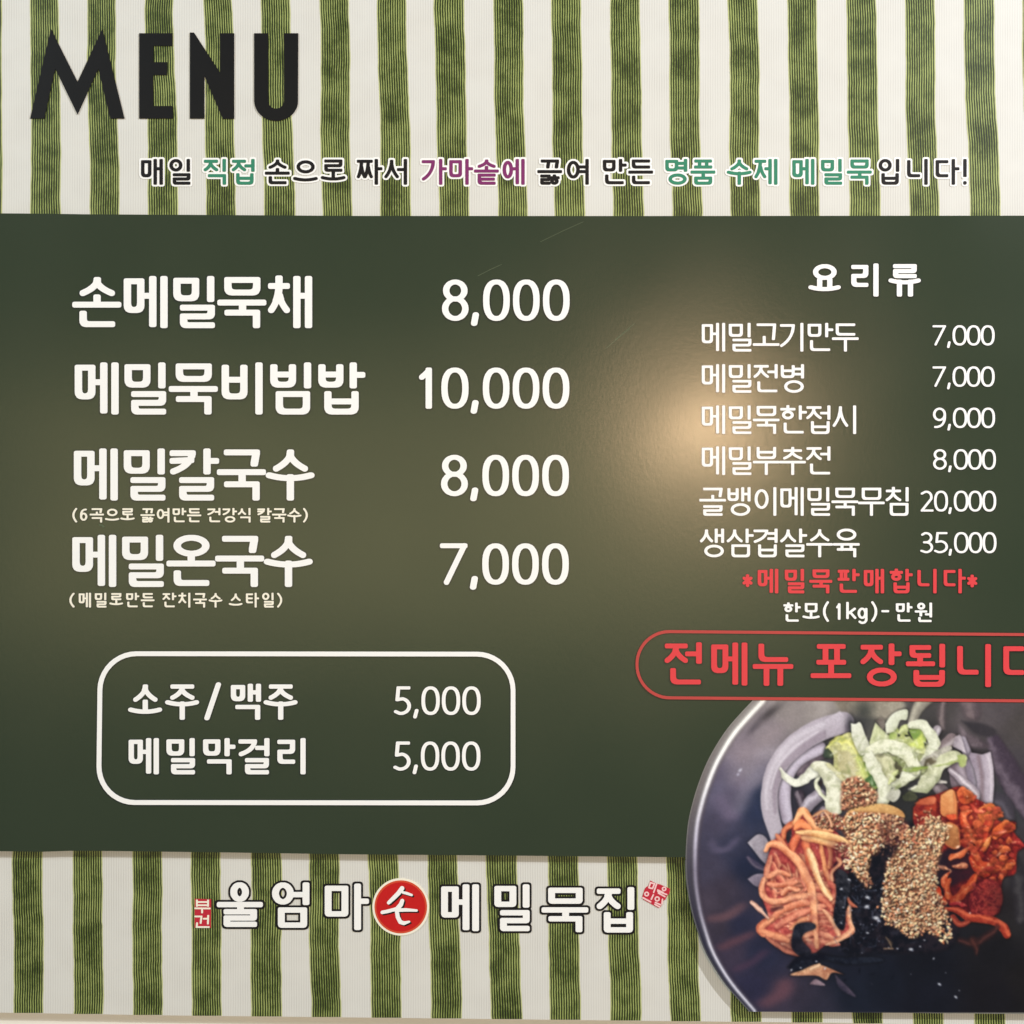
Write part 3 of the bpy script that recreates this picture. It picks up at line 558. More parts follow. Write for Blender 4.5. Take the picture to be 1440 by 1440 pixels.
    hw = np.interp(par, [0, .25, .5, .8, 1], [11.5, 13, 13.5, 9, 6.5])     # where the highlight runs
    c_out = np.stack([np.interp(par, [0, .3, .5, .7, 1], v) for v in ([120, 98, 62, 34, 28], [114, 92, 60, 34, 28], [112, 94, 72, 50, 42])], -1) / 255.0
    hl = np.stack([np.interp(par, [0, .1, .25, .42, .5, .62, .72, .85, 1], v) for v in ([245, 252, 250, 190, 138, 150, 205, 206, 200], [244, 252, 250, 186, 132, 146, 204, 206, 200], [240, 250, 254, 206, 152, 166, 220, 224, 216])], -1) / 255.0
    inn = np.stack([np.interp(par, [0, .3, .5, .7, 1], v) for v in ([110, 78, 62, 60, 50], [100, 66, 52, 50, 44], [100, 72, 66, 68, 66])], -1) / 255.0
    lw = np.interp(par, [0, .3, .5, .75, 1], [3.4, 2.6, 2.6, 2.0, 1.8])
    a_rim = np.clip((hw + 9 - d) / 8, 0, 1)
    k = np.clip((d - hw) / 4, 0, 1)[..., None]
    col = c_out * (1 - k) + inn * k
    col = col * (0.82 + 0.3 * np.exp(-((d - 4) / 3) ** 2))[..., None]
    g = (0.85 * np.exp(-((d - hw) / lw) ** 2) + 0.35 * np.exp(-((d - hw) / (lw * 2.4)) ** 2)).clip(0, 1)[..., None]
    col = col * (1 - g) + hl * g
    g2 = np.exp(-((d - 0.4) / 0.8) ** 2)[..., None] * 0.75
    col = col * (1 - g2) + _h((176, 178, 168)) * g2
    a3 = a_rim[..., None]
    P.rgb[s] = P.rgb[s] * (1 - a3) + np.clip(col, 0, 1) * a3
    # the print is a soft enlargement
    B = P.rgb
    for ax in (0, 1):
        B = 0.30 * B + 0.22 * (np.roll(B, 1, ax) + np.roll(B, -1, ax)) + 0.13 * (np.roll(B, 2, ax) + np.roll(B, -2, ax))
    P.rgb = B
    L_ = P.rgb.mean(2, keepdims=True)
    P.rgb = L_ + (P.rgb - L_) * 0.97
    P.rgb = P.rgb ** 1.04
    P.rgb = P.rgb * (1 + 0.05 * P.n2 + 0.05 * P.nf)[..., None]
    # print grain
    P.rgb *= (1 + 0.05 * (P.rng.random(P.rgb.shape[:2]) - .5))[..., None]
    P.rgb = np.clip(P.rgb, 0, 1)
    H, W = P.H // SS, P.W // SS
    rgb = P.rgb.reshape(H, SS, W, SS, 3).mean((1, 3))
    return rgb, P.id[::SS, ::SS].copy(), P

# ---------------------------------------------------------------- helpers
def lin(c):
    return tuple(((v / 255) / 12.92 if v / 255 <= 0.04045 else ((v / 255 + 0.055) / 1.055) ** 2.4) for v in c[:3])

def W(x, y, h):
    """a point measured in the photograph, lying h metres in front of the wall"""
    k = S * (D - h) / D
    return ((x - 720) * k, -h, Z0 + (720 - y) * k)

def material(name, rgb, rough=0.45, spec=0.4, vary=0.06, scale=60, bump=0.0, bscale=900, coat=0.0):
    m = bpy.data.materials.new(name); m.use_nodes = True
    nt = m.node_tree; N = nt.nodes; L = nt.links; b = N['Principled BSDF']
    b.inputs['Roughness'].default_value = rough; b.inputs['Specular IOR Level'].default_value = spec
    b.inputs['Coat Weight'].default_value = coat; b.inputs['Coat Roughness'].default_value = 0.5
    tc = N.new('ShaderNodeTexCoord'); nz = N.new('ShaderNodeTexNoise'); nz.inputs['Scale'].default_value = scale; nz.inputs['Detail'].default_value = 5
    L.new(tc.outputs['Object'], nz.inputs['Vector'])
    mx = N.new('ShaderNodeMix'); mx.data_type = 'RGBA'
    c = lin(rgb); mx.inputs[6].default_value = (*[v * (1 - vary) for v in c], 1); mx.inputs[7].default_value = (*[min(1, v * (1 + vary)) for v in c], 1)
    L.new(nz.outputs['Fac'], mx.inputs[0]); L.new(mx.outputs[2], b.inputs['Base Color'])
    if bump:
        n2 = N.new('ShaderNodeTexNoise'); n2.inputs['Scale'].default_value = bscale; n2.inputs['Detail'].default_value = 3
        L.new(tc.outputs['Object'], n2.inputs['Vector'])
        bp = N.new('ShaderNodeBump'); bp.inputs['Strength'].default_value = bump; bp.inputs['Distance'].default_value = 0.0006
        L.new(n2.outputs['Fac'], bp.inputs['Height']); L.new(bp.outputs['Normal'], b.inputs['Normal'])
    return m

def link(name, me, mat, parent=None, label=None, kind=None, smooth=False):
    o = bpy.data.objects.new(name, me); col.objects.link(o)
    if mat and not me.materials: me.materials.append(mat)
    if parent: o.parent = parent
    if label: o['label'] = label
    if kind: o['kind'] = kind
    return o

def solid(name, tris_xy, tris, h1, h0):
    """flat shape in photograph pixels made into a slab between heights h0 and h1 in front of the wall"""
    n = len(tris_xy)
    V = [W(x, y, h1) for x, y in tris_xy]
    back = {}
    F = []
    edges = {}
    for t in tris:
        a = sum((tris_xy[t[i]][0] * tris_xy[t[(i + 1) % len(t)]][1] - tris_xy[t[(i + 1) % len(t)]][0] * tris_xy[t[i]][1]) for i in range(len(t)))
        t = list(t) if a < 0 else list(t)[::-1]       # counter clockwise seen from the front
        F.append(t)
        for i in range(len(t)):
            e = (t[i], t[(i + 1) % len(t)])
            edges[e] = 1
    for (a, b) in list(edges):
        if (b, a) in edges: continue
        for q in (a, b):
            if q not in back:
                back[q] = len(V)
                x, y, z = V[q]; V.append((x, -h0, z))
        F.append([b, a, back[a], back[b]])
    me = bpy.data.meshes.new(name); me.from_pydata(V, [], F); me.update()
    return me

def union(polys):
    """one clean sheet from many overlapping convex polygons"""
    vs = []; fs = []
    for p in polys:
        i0 = len(vs); vs += [Vector((float(x), float(y))) for x, y in p]; fs.append(list(range(i0, len(vs))))
    v, e, f, ov, oe, of = delaunay_2d_cdt(vs, [], fs, 0, 1e-4)
    return [tuple(q) for q in v], [t for t, o in zip(f, of) if o]

def hull(pts):
    pts = sorted(set((round(x, 5), round(y, 5)) for x, y in pts))
    def half(ps):
        r = []
        for p in ps:
            while len(r) > 1 and (r[-1][0] - r[-2][0]) * (p[1] - r[-2][1]) - (r[-1][1] - r[-2][1]) * (p[0] - r[-2][0]) <= 1e-9: r.pop()
            r.append(p)
        return r[:-1]
    return half(pts) + half(pts[::-1])

def nib(w, h, n=3.2, k=12):
    o = []
    for i in range(k):
        a = 2 * math.pi * (i + 0.5) / k; c, s = math.cos(a), math.sin(a)
        o.append((0.5 * w * math.copysign(abs(c) ** (2 / n), c), 0.5 * h * math.copysign(abs(s) ** (2 / n), s)))
    return o

# ---------------------------------------------------------------- stroke lettering
# every letter is a set of pen strokes: (points, 'b' blunt pen for upright and level strokes | 'r' round pen for slants)
def arc(cx, cy, rx, ry, a0, a1, n=10):
    return [(cx + rx * math.cos(math.radians(a0 + (a1 - a0) * i / n)), cy + ry * math.sin(math.radians(a0 + (a1 - a0) * i / n))) for i in range(n + 1)]

def fillet(p, r, idx):
    out = []
    for i, q in enumerate(p):
        if i in idx and 0 < i < len(p) - 1:
            a, b = p[i - 1], p[i + 1]
            la = math.hypot(a[0] - q[0], a[1] - q[1]); lb = math.hypot(b[0] - q[0], b[1] - q[1]); rr = min(r, la * .45, lb * .45)
            s = (q[0] + (a[0] - q[0]) / la * rr, q[1] + (a[1] - q[1]) / la * rr); e = (q[0] + (b[0] - q[0]) / lb * rr, q[1] + (b[1] - q[1]) / lb * rr)
            for k in range(5):
                t = k / 4; out.append(((1 - t) ** 2 * s[0] + 2 * t * (1 - t) * q[0] + t * t * e[0], (1 - t) ** 2 * s[1] + 2 * t * (1 - t) * q[1] + t * t * e[1]))
        else: out.append(q)
    return out

def bez(a, b, c, n=7):
    return [((1 - t) ** 2 * a[0] + 2 * t * (1 - t) * b[0] + t * t * c[0], (1 - t) ** 2 * a[1] + 2 * t * (1 - t) * b[1] + t * t * c[1]) for t in [i / n for i in range(n + 1)]]

def jamo(j, x0, y0, x1, y1, pos, R):
    """strokes of one consonant inside the box of pen centres; pos: v beside an upright vowel, h above a level vowel, f final"""
    w, h = x1 - x0, y1 - y0; xm = (x0 + x1) / 2; ym = (y0 + y1) / 2
    P = lambda *a: [(x0 + a[i] * w, y0 + a[i + 1] * h) for i in range(0, len(a), 2)]
    if j == 'ㅁ': return [(fillet(P(0, 0, 1, 0, 1, 1, 0, 1, 0, 0), R, (2, 3)), 'b')]
    if j == 'ㅂ': return [(fillet(P(0, 0, 0, 1, 1, 1, 1, 0), R, (1, 2)), 'b'), (P(0, .42, 1, .42), 'b')]
    if j == 'ㄴ': return [(fillet(P(0, 0, 0, 1, 1, 1), R, (1,)), 'b')]
    if j == 'ㄷ': return [(fillet(P(1, 0, 0, 0, 0, 1, 1, 1), R, (2,)), 'b')]
    if j == 'ㄹ': return [(fillet(P(0, 0, 1, 0, 1, .5, 0, .5, 0, 1, 1, 1), R * .8, (2, 4)), 'b')]
    if j == 'ㅌ': return [(fillet(P(1, 0, 0, 0, 0, 1, 1, 1), R, (2,)), 'b'), (P(0, .5, .95, .5), 'b')]
    if j == 'ㄱ':
        if pos == 'v': return [(P(0, 0, 1, 0) + bez((x1, y0), (x0 + .95 * w, y0 + .65 * h), (x0, y1))[1:], 'm')]
        if pos == 'h': return [(P(0, 0, 1, 0, .93, 1), 'b')]
        return [(P(0, 0, 1, 0, 1, 1), 'b')]
    if j == 'ㅋ':
        return jamo('ㄱ', x0, y0, x1, y1, pos, R) + [((P(0, .42, .92, .38)), 'b')]
    if j == 'ㄲ': return [(P(0, 0, .42, 0, .36, 1), 'b'), (P(.56, 0, 1, 0, .94, 1), 'b')]
    if j == 'ㅅ':
        return [(P(.5, 0, .5, .16), 'b'), (bez((xm, y0), (xm - .02 * w, y0 + .55 * h), (x0, y1)), 'r'), (bez((xm, y0 + .18 * h), (xm + .08 * w, y0 + .62 * h), (x1, y1)), 'r')]
    if j == 'ㅈ': return [(P(.03, 0, .97, 0), 'b'), (bez((xm, y0 + .05 * h), (xm - .04 * w, y0 + .6 * h), (x0, y1)), 'r'), (bez((xm + .02 * w, y0 + .38 * h), (xm + .12 * w, y0 + .7 * h), (x1, y1)), 'r')]
    if j == 'ㅉ': return jamo('ㅈ', x0, y0, x0 + .48 * w, y1, pos, R) + jamo('ㅈ', x0 + .52 * w, y0, x1, y1, pos, R)
    if j == 'ㅊ': return [(P(.5, 0, .5, .22), 'b')] + jamo('ㅈ', x0, y0 + .24 * h, x1, y1, pos, R)
    if j == 'ㅇ': return [(arc(xm, ym, w / 2, h / 2, 0, 360, 22), 'r')]
    if j == 'ㅎ': return [(P(.5, 0, .5, .2), 'b'), (P(0, .24, 1, .24), 'b'), (arc(xm, y0 + .73 * h, w * .36, h * .27, 0, 360, 20), 'r')]
    if j == 'ㅍ': return [(P(.02, 0, .98, 0), 'b'), (P(0, 1, 1, 1), 'b'), (P(.26, 0, .26, 1), 'b'), (P(.74, 0, .74, 1), 'b')]
    if j == 'ㅀ': return jamo('ㄹ', x0, y0, x0 + .44 * w, y1, pos, R * .6) + jamo('ㅎ', x0 + .56 * w, y0, x1, y1, pos, R)
    raise KeyError(j)

INI = 'ㄱㄲㄴㄷㄸㄹㅁㅂㅃㅅㅆㅇㅈㅉㅊㅋㅌㅍㅎ'
MED = 'ㅏㅐㅑㅒㅓㅔㅕㅖㅗㅘㅙㅚㅛㅜㅝㅞㅟㅠㅡㅢㅣ'
FIN = [''] + list('ㄱㄲㄳㄴㄵㄶㄷㄹㄺㄻㄼㄽㄾㄿㅀㅁㅂㅄㅅㅆㅇㅈㅊㅋㅌㅍㅎ')

def syllable(ch, x, y, w, h, nw, nh, smile, R):
    """strokes of one Hangul syllable; all fractions are inked extents of the box x..x+w, y..y+h"""
    c = ord(ch) - 0xAC00; i, m, f = INI[c // 588], MED[c % 588 // 28], FIN[c % 28]
    out = []
    X = lambda u: x + u * w
    Y = lambda v: y + v * h
    def put(j, u0, v0, u1, v1, pos): out.extend(jamo(j, X(u0) + nw / 2, Y(v0) + nh / 2, X(u1) - nw / 2, Y(v1) - nh / 2, pos, R))
    def up(u, v0, v1): out.append(([(X(u), Y(v0) + nh / 2), (X(u), Y(v1) - nh / 2)], 'b'))
    def st(u, v0, v1): out.append(([(X(u), Y(v0)), (X(u), Y(v1))], 'b'))
    def lv(v, u0, u1): out.append(([(X(u0) + nw / 2, Y(v)), (X(u1) - nw / 2, Y(v))], 'b'))
    def bar(v, u0=0.0, u1=1.03):
        if smile and not f and m in 'ㅗㅛㅜㅠㅡ':
            out.append((bez((X(u0) + nw / 2, Y(v - .035)), (X((u0 + u1) / 2), Y(v + .075)), (X(u1) - nw / 2, Y(v - .035)), 10), 'r'))
        else: lv(v, u0, u1)
    if m in 'ㅏㅐㅑㅓㅔㅕㅣ':
        v1 = .50 if f else 1.0; ty = .24 if f else .38
        iy0, iy1 = (.035, .485) if f else (.045, .71)
        ix0, ix1 = .09, .635
        if m in 'ㅐㅔ': ix0, ix1 = .065, .50
        if m in 'ㅏㅑ': ix0, ix1 = .08, .61
        if m in 'ㅓㅕ': ix0, ix1 = .06, .60
        if i == 'ㅇ': iy0, iy1 = (.0, .49) if f else (.07, .76)
        if i in 'ㅈㅅㅉ': iy0 = .03; ix0 = .02; iy1 = .48 if f else .75
        if i in 'ㅈㅉ' and m in 'ㅓㅔ': ix1 += .03
        if i == 'ㅅ' and m in 'ㅏㅐㅓ': ix1 += .04
        if i in 'ㅊㅎ': iy0 = -.01; iy1 = .49 if f else .71; ix0 = .04; ix1 += .02
        if i in 'ㄱㅋ': ix0 = .03; iy1 = .50 if f else .84
        if i in 'ㄱㅋ' and m in 'ㅏㅣ': ix1 -= .03
        if i == 'ㅉ': ix0, ix1 = 0, .68
        put(i, ix0, iy0, ix1, iy1, 'v')
        if m == 'ㅣ': up(.875, 0, v1)
        if m in 'ㅏㅑ': up(.815, 0, v1); lv(ty, .80, 1.07)
        if m == 'ㅐ': up(.655, 0, v1); up(.90, 0, v1); out.append(([(X(.655), Y(ty)), (X(.90), Y(ty))], 'b'))
        if m == 'ㅔ': up(.675, 0, v1 * .98); up(.91, 0, v1); out.append(([(X(ix1 - .02), Y(ty)), (X(.675), Y(ty))], 'b'))
        if m == 'ㅓ': up(.90, 0, v1); out.append(([(X(.62), Y(ty + .03)), (X(.90), Y(ty + .03))], 'b'))
        if m == 'ㅕ': up(.90, 0, v1); out.append(([(X(.62), Y(ty - .07)), (X(.90), Y(ty - .07))], 'b')); out.append(([(X(.62), Y(ty + .11)), (X(.90), Y(ty + .11))], 'b'))
        if f:
            if f == 'ㅇ': put(f, .19, .56, .95, 1.0, 'f')
            elif f == 'ㄴ': put(f, .17, .60, .95, .98, 'f')
            elif f == 'ㄱ': put(f, .20, .585, .955, 1.0, 'f')
            else: put(f, .23 if f == 'ㄹ' else .205, .55, .965 if f == 'ㄹ' else .93, 1.0, 'f')
    elif m in 'ㅗㅛㅜㅠㅡ':
        if f:
            iy1, by, fy = .375, .51, .645
            if i == 'ㅇ': iy1, by, fy = .42, .55, .68
            if i in 'ㅅ': iy1, by, fy = .385, .55, .665
            if i == 'ㄱ': iy1, by, fy = .35, .455, .63
            if f == 'ㅀ': iy1, by, fy = .37, .49, .60
            if i == 'ㅇ' and f == 'ㄹ': iy1, by, fy = .42, .50, .60
            if f == 'ㅁ': fy = .68
            if f == 'ㅌ': iy1, by, fy = .35, .47, .565
            ox0, ox1 = (.145, .905)
            if smile == 'logo' and i == 'ㅇ': ox0, ox1, iy1, by, fy = .30, .72, .44, .50, .60
            put(i, ox0, .0 if i == 'ㅇ' else .02, ox1, iy1, 'h'); bar(by)
            if m == 'ㅗ': st(.52, by - .14, by)
            if m == 'ㅜ': st(.53, by, fy + .05)
            if m == 'ㅠ': st(.35, by, fy + .05); st(.70, by, fy + .05)
            if f == 'ㅀ': put(f, .12, fy, .93, 1.0, 'f')
            else: put(f, .15, fy, .90, .98 if f == 'ㄴ' else 1.0, 'f')
        else:
            if m in 'ㅗㅛ':
                put(i, .145, .02, .90, .50 if i != 'ㄱ' else .60, 'h'); bar(.755)
                if m == 'ㅗ': st(.52 if i != 'ㄱ' else .44, .50, .755)
                else: st(.36, .50, .755); st(.68, .50, .755)
            elif m == 'ㅡ': put(i, .145, .05, .90, .56, 'h'); bar(.79)
            else:
                put(i, .145, .02, .90, .445 if i != 'ㅊ' else .46, 'h'); bar(.55)
                if m == 'ㅜ': out.append(([(X(.52), Y(.55)), (X(.52), Y(1.0) - nh / 2)], 'b'))
                else: out.append(([(X(.35), Y(.55)), (X(.35), Y(1.0) - nh / 2)], 'b')); out.append(([(X(.70), Y(.55)), (X(.70), Y(1.0) - nh / 2)], 'b'))
    elif m == 'ㅚ':
        put(i, .09, .03, .64, .33, 'h'); st(.36, .30, .47); lv(.465, .0, .74); up(.92, 0, .55); put(f, .19, .61, .99, 1.0, 'f')
    elif m == 'ㅝ':
        put(i, .12, .0, .60, .36, 'h'); lv(.455, -.02, .72); st(.34, .455, .65); up(.93, 0, .76); out.append(([(X(.66), Y(.60)), (X(.93), Y(.60))], 'b')); put(f, .18, .74, .98, 1.0, 'f')
    return out

def digit(ch, x, y, w, h, nw, nh):
    X0, Y0, X1, Y1 = x + nw / 2, y + nh / 2, x + w - nw / 2, y + h - nh / 2
    a, b = X1 - X0, Y1 - Y0; P = lambda *q: [(X0 + q[i] * a, Y0 + q[i + 1] * b) for i in range(0, len(q), 2)]
    if ch == '0':
        pts = []
        for i in range(33):
            t = 2 * math.pi * i / 32; c, s = math.cos(t), math.sin(t)
            pts.append((X0 + a / 2 + a / 2 * math.copysign(abs(c) ** .84, c), Y0 + b / 2 + b / 2 * math.copysign(abs(s) ** .84, s)))
        return [(pts, 'r')]
    if ch == '8': return [(arc(X0 + a / 2, Y0 + b * .235, a * .45, b * .235, 0, 360, 24), 'r'), (arc(X0 + a / 2, Y0 + b * .73, a * .5, b * .27, 0, 360, 24), 'r')]
    if ch == '7': return [(P(0, 0, 1, 0), 'b'), (P(1, .0, .16, 1), 'r')]
    if ch == '1': return [(P(1, 0, 1, 1), 'b'), (P(.98, .02, .5, .12, .05, .2), 'r')]
    if ch == '5': return [(P(.95, 0, .2, 0, .12, .46), 'b'), (P(.12, .46) + arc(X0 + a * .38, Y0 + b * .71, a * .62, b * .29, -78, 100, 16) + P(0, .93), 'r')]
    if ch == '9': return [(arc(X0 + a * .5, Y0 + b * .31, a * .48, b * .31, 0, 360, 24), 'r'), (P(.98, .31) + bez((X0 + a * .98, Y0 + b * .4), (X0 + a * .98, Y0 + b), (X0 + a * .12, Y1), 10), 'r')]
    if ch == '6': return [(arc(X0 + a * .5, Y0 + b * .69, a * .48, b * .31, 0, 360, 24), 'r'), (P(.02, .69) + bez((X0 + a * .02, Y0 + b * .6), (X0 + a * .02, Y0), (X0 + a * .88, Y0), 10), 'r')]
    if ch == '2': return [(P(.04, .10) + arc(X0 + a * .46, Y0 + b * .28, a * .46, b * .28, -115, 25, 12) + P(.04, 1), 'r'), (P(.04, 1, 1, 1), 'b')]
    if ch == '3': return [(P(.08, .08) + arc(X0 + a * .42, Y0 + b * .24, a * .48, b * .24, -105, 88, 14) + P(.25, .48), 'r'), (P(.25, .48) + arc(X0 + a * .42, Y0 + b * .74, a * .54, b * .26, -80, 95, 14) + P(0, .93), 'r')]
    if ch == ',': return [(P(.75, 0, .2, 1), 'r')]
    if ch == '(': return [(bez((X1, Y0), (X0 - a * .9, Y0 + b / 2), (X1, Y1), 10), 'r')]
    if ch == ')': return [(bez((X0, Y0), (X1 + a * .9, Y0 + b / 2), (X0, Y1), 10), 'r')]
    if ch == '/': return [(P(1, 0, 0, 1), 'r')]
    if ch == '-': return [(P(0, .5, 1, .5), 'b')]
    if ch == '!': return [(P(.5, 0, .5, .66), 'b'), (P(.5, .97, .5, 1.0), 'r')]
    if ch == '*': return [(P(.5, 0, .5, 1), 'r'), (P(0, .25, 1, .75), 'r'), (P(1, .25, 0, .75), 'r')]
    if ch == 'k': return [(P(0, 0, 0, 1), 'b'), (P(.95, .38, .05, .72), 'r'), (P(.35, .62, 1, 1), 'r')]
    if ch == 'g': return [(arc(X0 + a * .45, Y0 + b * .32, a * .45, b * .32, 0, 360, 18), 'r'), (P(1, .02, 1, .7) + arc(X0 + a * .5, Y0 + b * .76, a * .5, b * .24, 0, 140, 8), 'r')]
    raise KeyError(ch)

def pen(strokes, nw, nh, grow=0.0, shift=(0, 0)):
    nb, nr = nib(nw + 2 * grow, nh + 2 * grow, 3.6), nib(nw + 2 * grow, nh + 2 * grow, 2.1)
    dia = nib((nw + nh) / 2 * .98 + 2 * grow, (nw + nh) / 2 * .92 + 2 * grow, 2.2)
    polys = []
    for pts, kind in strokes:
        for a, b in zip(pts[:-1], pts[1:]):
            k = kind
            if k == 'm': k = 'b' if abs(a[1] - b[1]) < .02 * abs(a[0] - b[0]) else 'r'
            q = nb if k == 'b' else nr
            if k == 'r' and min(abs(a[0] - b[0]), abs(a[1] - b[1])) > .35 * max(abs(a[0] - b[0]), abs(a[1] - b[1])) and len(pts) < 15: q = dia
            polys.append(hull([(a[0] + u + shift[0], a[1] + v + shift[1]) for u, v in q] + [(b[0] + u + shift[0], b[1] + v + shift[1]) for u, v in q]))
    return polys

def write(segs, y, h, ew, nw, nh, smile=False, R=None, slope=0.0):
    """segs: (text, x of first letter box, advance); hangul inked width ew; returns list of (stroke list)"""
    R = R if R is not None else nw * .8
    out = []
    for s in segs:
        text, x, adv = s[:3]
        for k, ch in enumerate(text):
            if ch == ' ': continue
            cx = x + k * adv; yy = y + slope * (cx - segs[0][1])
            if '가' <= ch <= '힣': out += syllable(ch, cx, yy, ew, h, nw, nh, smile, R)
            else:
                dw = s[3] if len(s) > 3 else adv; dy, dh = (s[4], s[5]) if len(s) > 5 else (0, h)
                out += digit(ch, cx, yy + dy, dw, dh, nw, nh)
    return out

SHADOW = []
def lettering(name, strokes, nw, nh, mat, h1, h0, parent, label=None, grow=0.0, shift=(0, 0)):
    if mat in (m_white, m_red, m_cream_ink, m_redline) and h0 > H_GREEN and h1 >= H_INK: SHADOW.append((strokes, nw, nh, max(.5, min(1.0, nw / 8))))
    v, f = union(pen(strokes, nw, nh, grow, shift))
    return link(name, solid(name, v, f, h1, h0), mat, parent, label)

def sheet(name, pts, mat, h1, h0, parent=None, label=None, kind=None):
    v, e, f, a, b, c = delaunay_2d_cdt([Vector(p) for p in pts], [], [list(range(len(pts)))], 1, 1e-5)
    return link(name, solid(name, [tuple(q) for q in v], f, h1, h0), mat, parent, label, kind)

# ---------------------------------------------------------------- materials
H_WALL, H_BACK, H_STRIPE, H_GREEN, H_BOWL, H_INK = 0.0, 0.0100, 0.0102, 0.0182, 0.0186, 0.0192
GR = (45, 57, 39)

m_wall = material('painted_wall', (248, 242, 230), .7, .2, .03, 8, .15, 300)
m_white = material('white_ink', (252, 251, 249), .5, .25, .02, 40)
m_black = material('black_vinyl', (9, 9, 11), .34, .42, .3, 60, .10, 120)
m_dark = material('black_ink', (12, 9, 13), .5, .3, .1)
m_teal = material('green_ink', (52, 134, 104), .5, .3, .06)
m_purple = material('purple_ink', (128, 44, 104), .5, .3, .06)
m_red = material('red_ink', (226, 66, 72), .5, .3, .04)
m_redline = material('faded_red_ink', (190, 70, 66), .5, .3, .06)
m_disc = material('red_disc_ink', (200, 22, 24), .45, .3, .1, 120)
m_orange = material('orange_ink', (214, 80, 50), .5, .3, .06)
m_cream_ink = material('cream_ink', (250, 244, 226), .5, .3, .03)
m_stamp = material('crimson_ink', (196, 40, 60), .5, .3, .12, 300)
m_edge = material('board_edge', (120, 118, 112), .6, .3, .05)
m_scratch = material('scuff', (82, 94, 70), .45, .4, .2, 400)

def m_panel():
    m = material('green_board_print', GR, .36, .55, .05, 14)
    nt = m.node_tree; N = nt.nodes; L = nt.links; b = N['Principled BSDF']
    tc = N.new('ShaderNodeTexCoord')
    # fine pebbled laminate that breaks the lamp's reflection into short strokes
    mp = N.new('ShaderNodeMapping'); mp.inputs['Scale'].default_value = (1.0, 1.0, .55); L.new(tc.outputs['Object'], mp.inputs['Vector'])
    n = N.new('ShaderNodeTexNoise'); n.inputs['Scale'].default_value = 360; n.inputs['Detail'].default_value = 4; n.inputs['Roughness'].default_value = .65
    L.new(mp.outputs['Vector'], n.inputs['Vector'])
    n2 = N.new('ShaderNodeTexNoise'); n2.inputs['Scale'].default_value = 9; n2.inputs['Detail'].default_value = 0; L.new(tc.outputs['Object'], n2.inputs['Vector'])
    bp = N.new('ShaderNodeBump'); bp.inputs['Strength'].default_value = .055; bp.inputs['Distance'].default_value = .0012; L.new(n.outputs['Fac'], bp.inputs['Height'])
    L.new(bp.outputs['Normal'], b.inputs['Normal'])
    mr = N.new('ShaderNodeMapRange'); mr.inputs[3].default_value = .19; mr.inputs[4].default_value = .27; L.new(n2.outputs['Fac'], mr.inputs[0]); L.new(mr.outputs[0], b.inputs['Roughness'])
    return m

def m_cream():
    m = bpy.data.materials.new('cream_ribbed_print'); m.use_nodes = True
    nt = m.node_tree; N = nt.nodes; L = nt.links; b = N['Principled BSDF']
    b.inputs['Roughness'].default_value = .42; b.inputs['Specular IOR Level'].default_value = .45
    tc = N.new('ShaderNodeTexCoord')
    n0 = N.new('ShaderNodeTexNoise'); n0.inputs['Scale'].default_value = 12; n0.inputs['Detail'].default_value = 3; L.new(tc.outputs['Object'], n0.inputs['Vector'])
    wv = N.new('ShaderNodeTexWave'); wv.wave_type = 'BANDS'; wv.bands_direction = 'X'; wv.inputs['Scale'].default_value = 2 * math.pi / (3.4 * S) / (2 * math.pi) * .314 ; wv.inputs['Distortion'].default_value = 1.2; wv.inputs['Detail'].default_value = 2; wv.inputs['Detail Scale'].default_value = .6
    L.new(tc.outputs['Object'], wv.inputs['Vector'])
    n1 = N.new('ShaderNodeTexNoise'); n1.inputs['Scale'].default_value = 30; L.new(tc.outputs['Object'], n1.inputs['Vector'])
    mu = N.new('ShaderNodeMath'); mu.operation = 'MULTIPLY'; L.new(wv.outputs['Fac'], mu.inputs[0]); L.new(n1.outputs['Fac'], mu.inputs[1])
    mx = N.new('ShaderNodeMix'); mx.data_type = 'RGBA'; mx.inputs[6].default_value = (*lin((226, 226, 221)), 1); mx.inputs[7].default_value = (*lin((202, 200, 194)), 1); L.new(mu.outputs[0], mx.inputs[0])
    m2 = N.new('ShaderNodeMix'); m2.data_type = 'RGBA'; m2.blend_type = 'MULTIPLY'; m2.inputs[0].default_value = .5; m2.inputs[7].default_value = (1, .975, .95, 1)
    L.new(n0.outputs['Fac'], m2.inputs[0]); L.new(mx.outputs[2], m2.inputs[6]); L.new(m2.outputs[2], b.inputs['Base Color'])
    return m

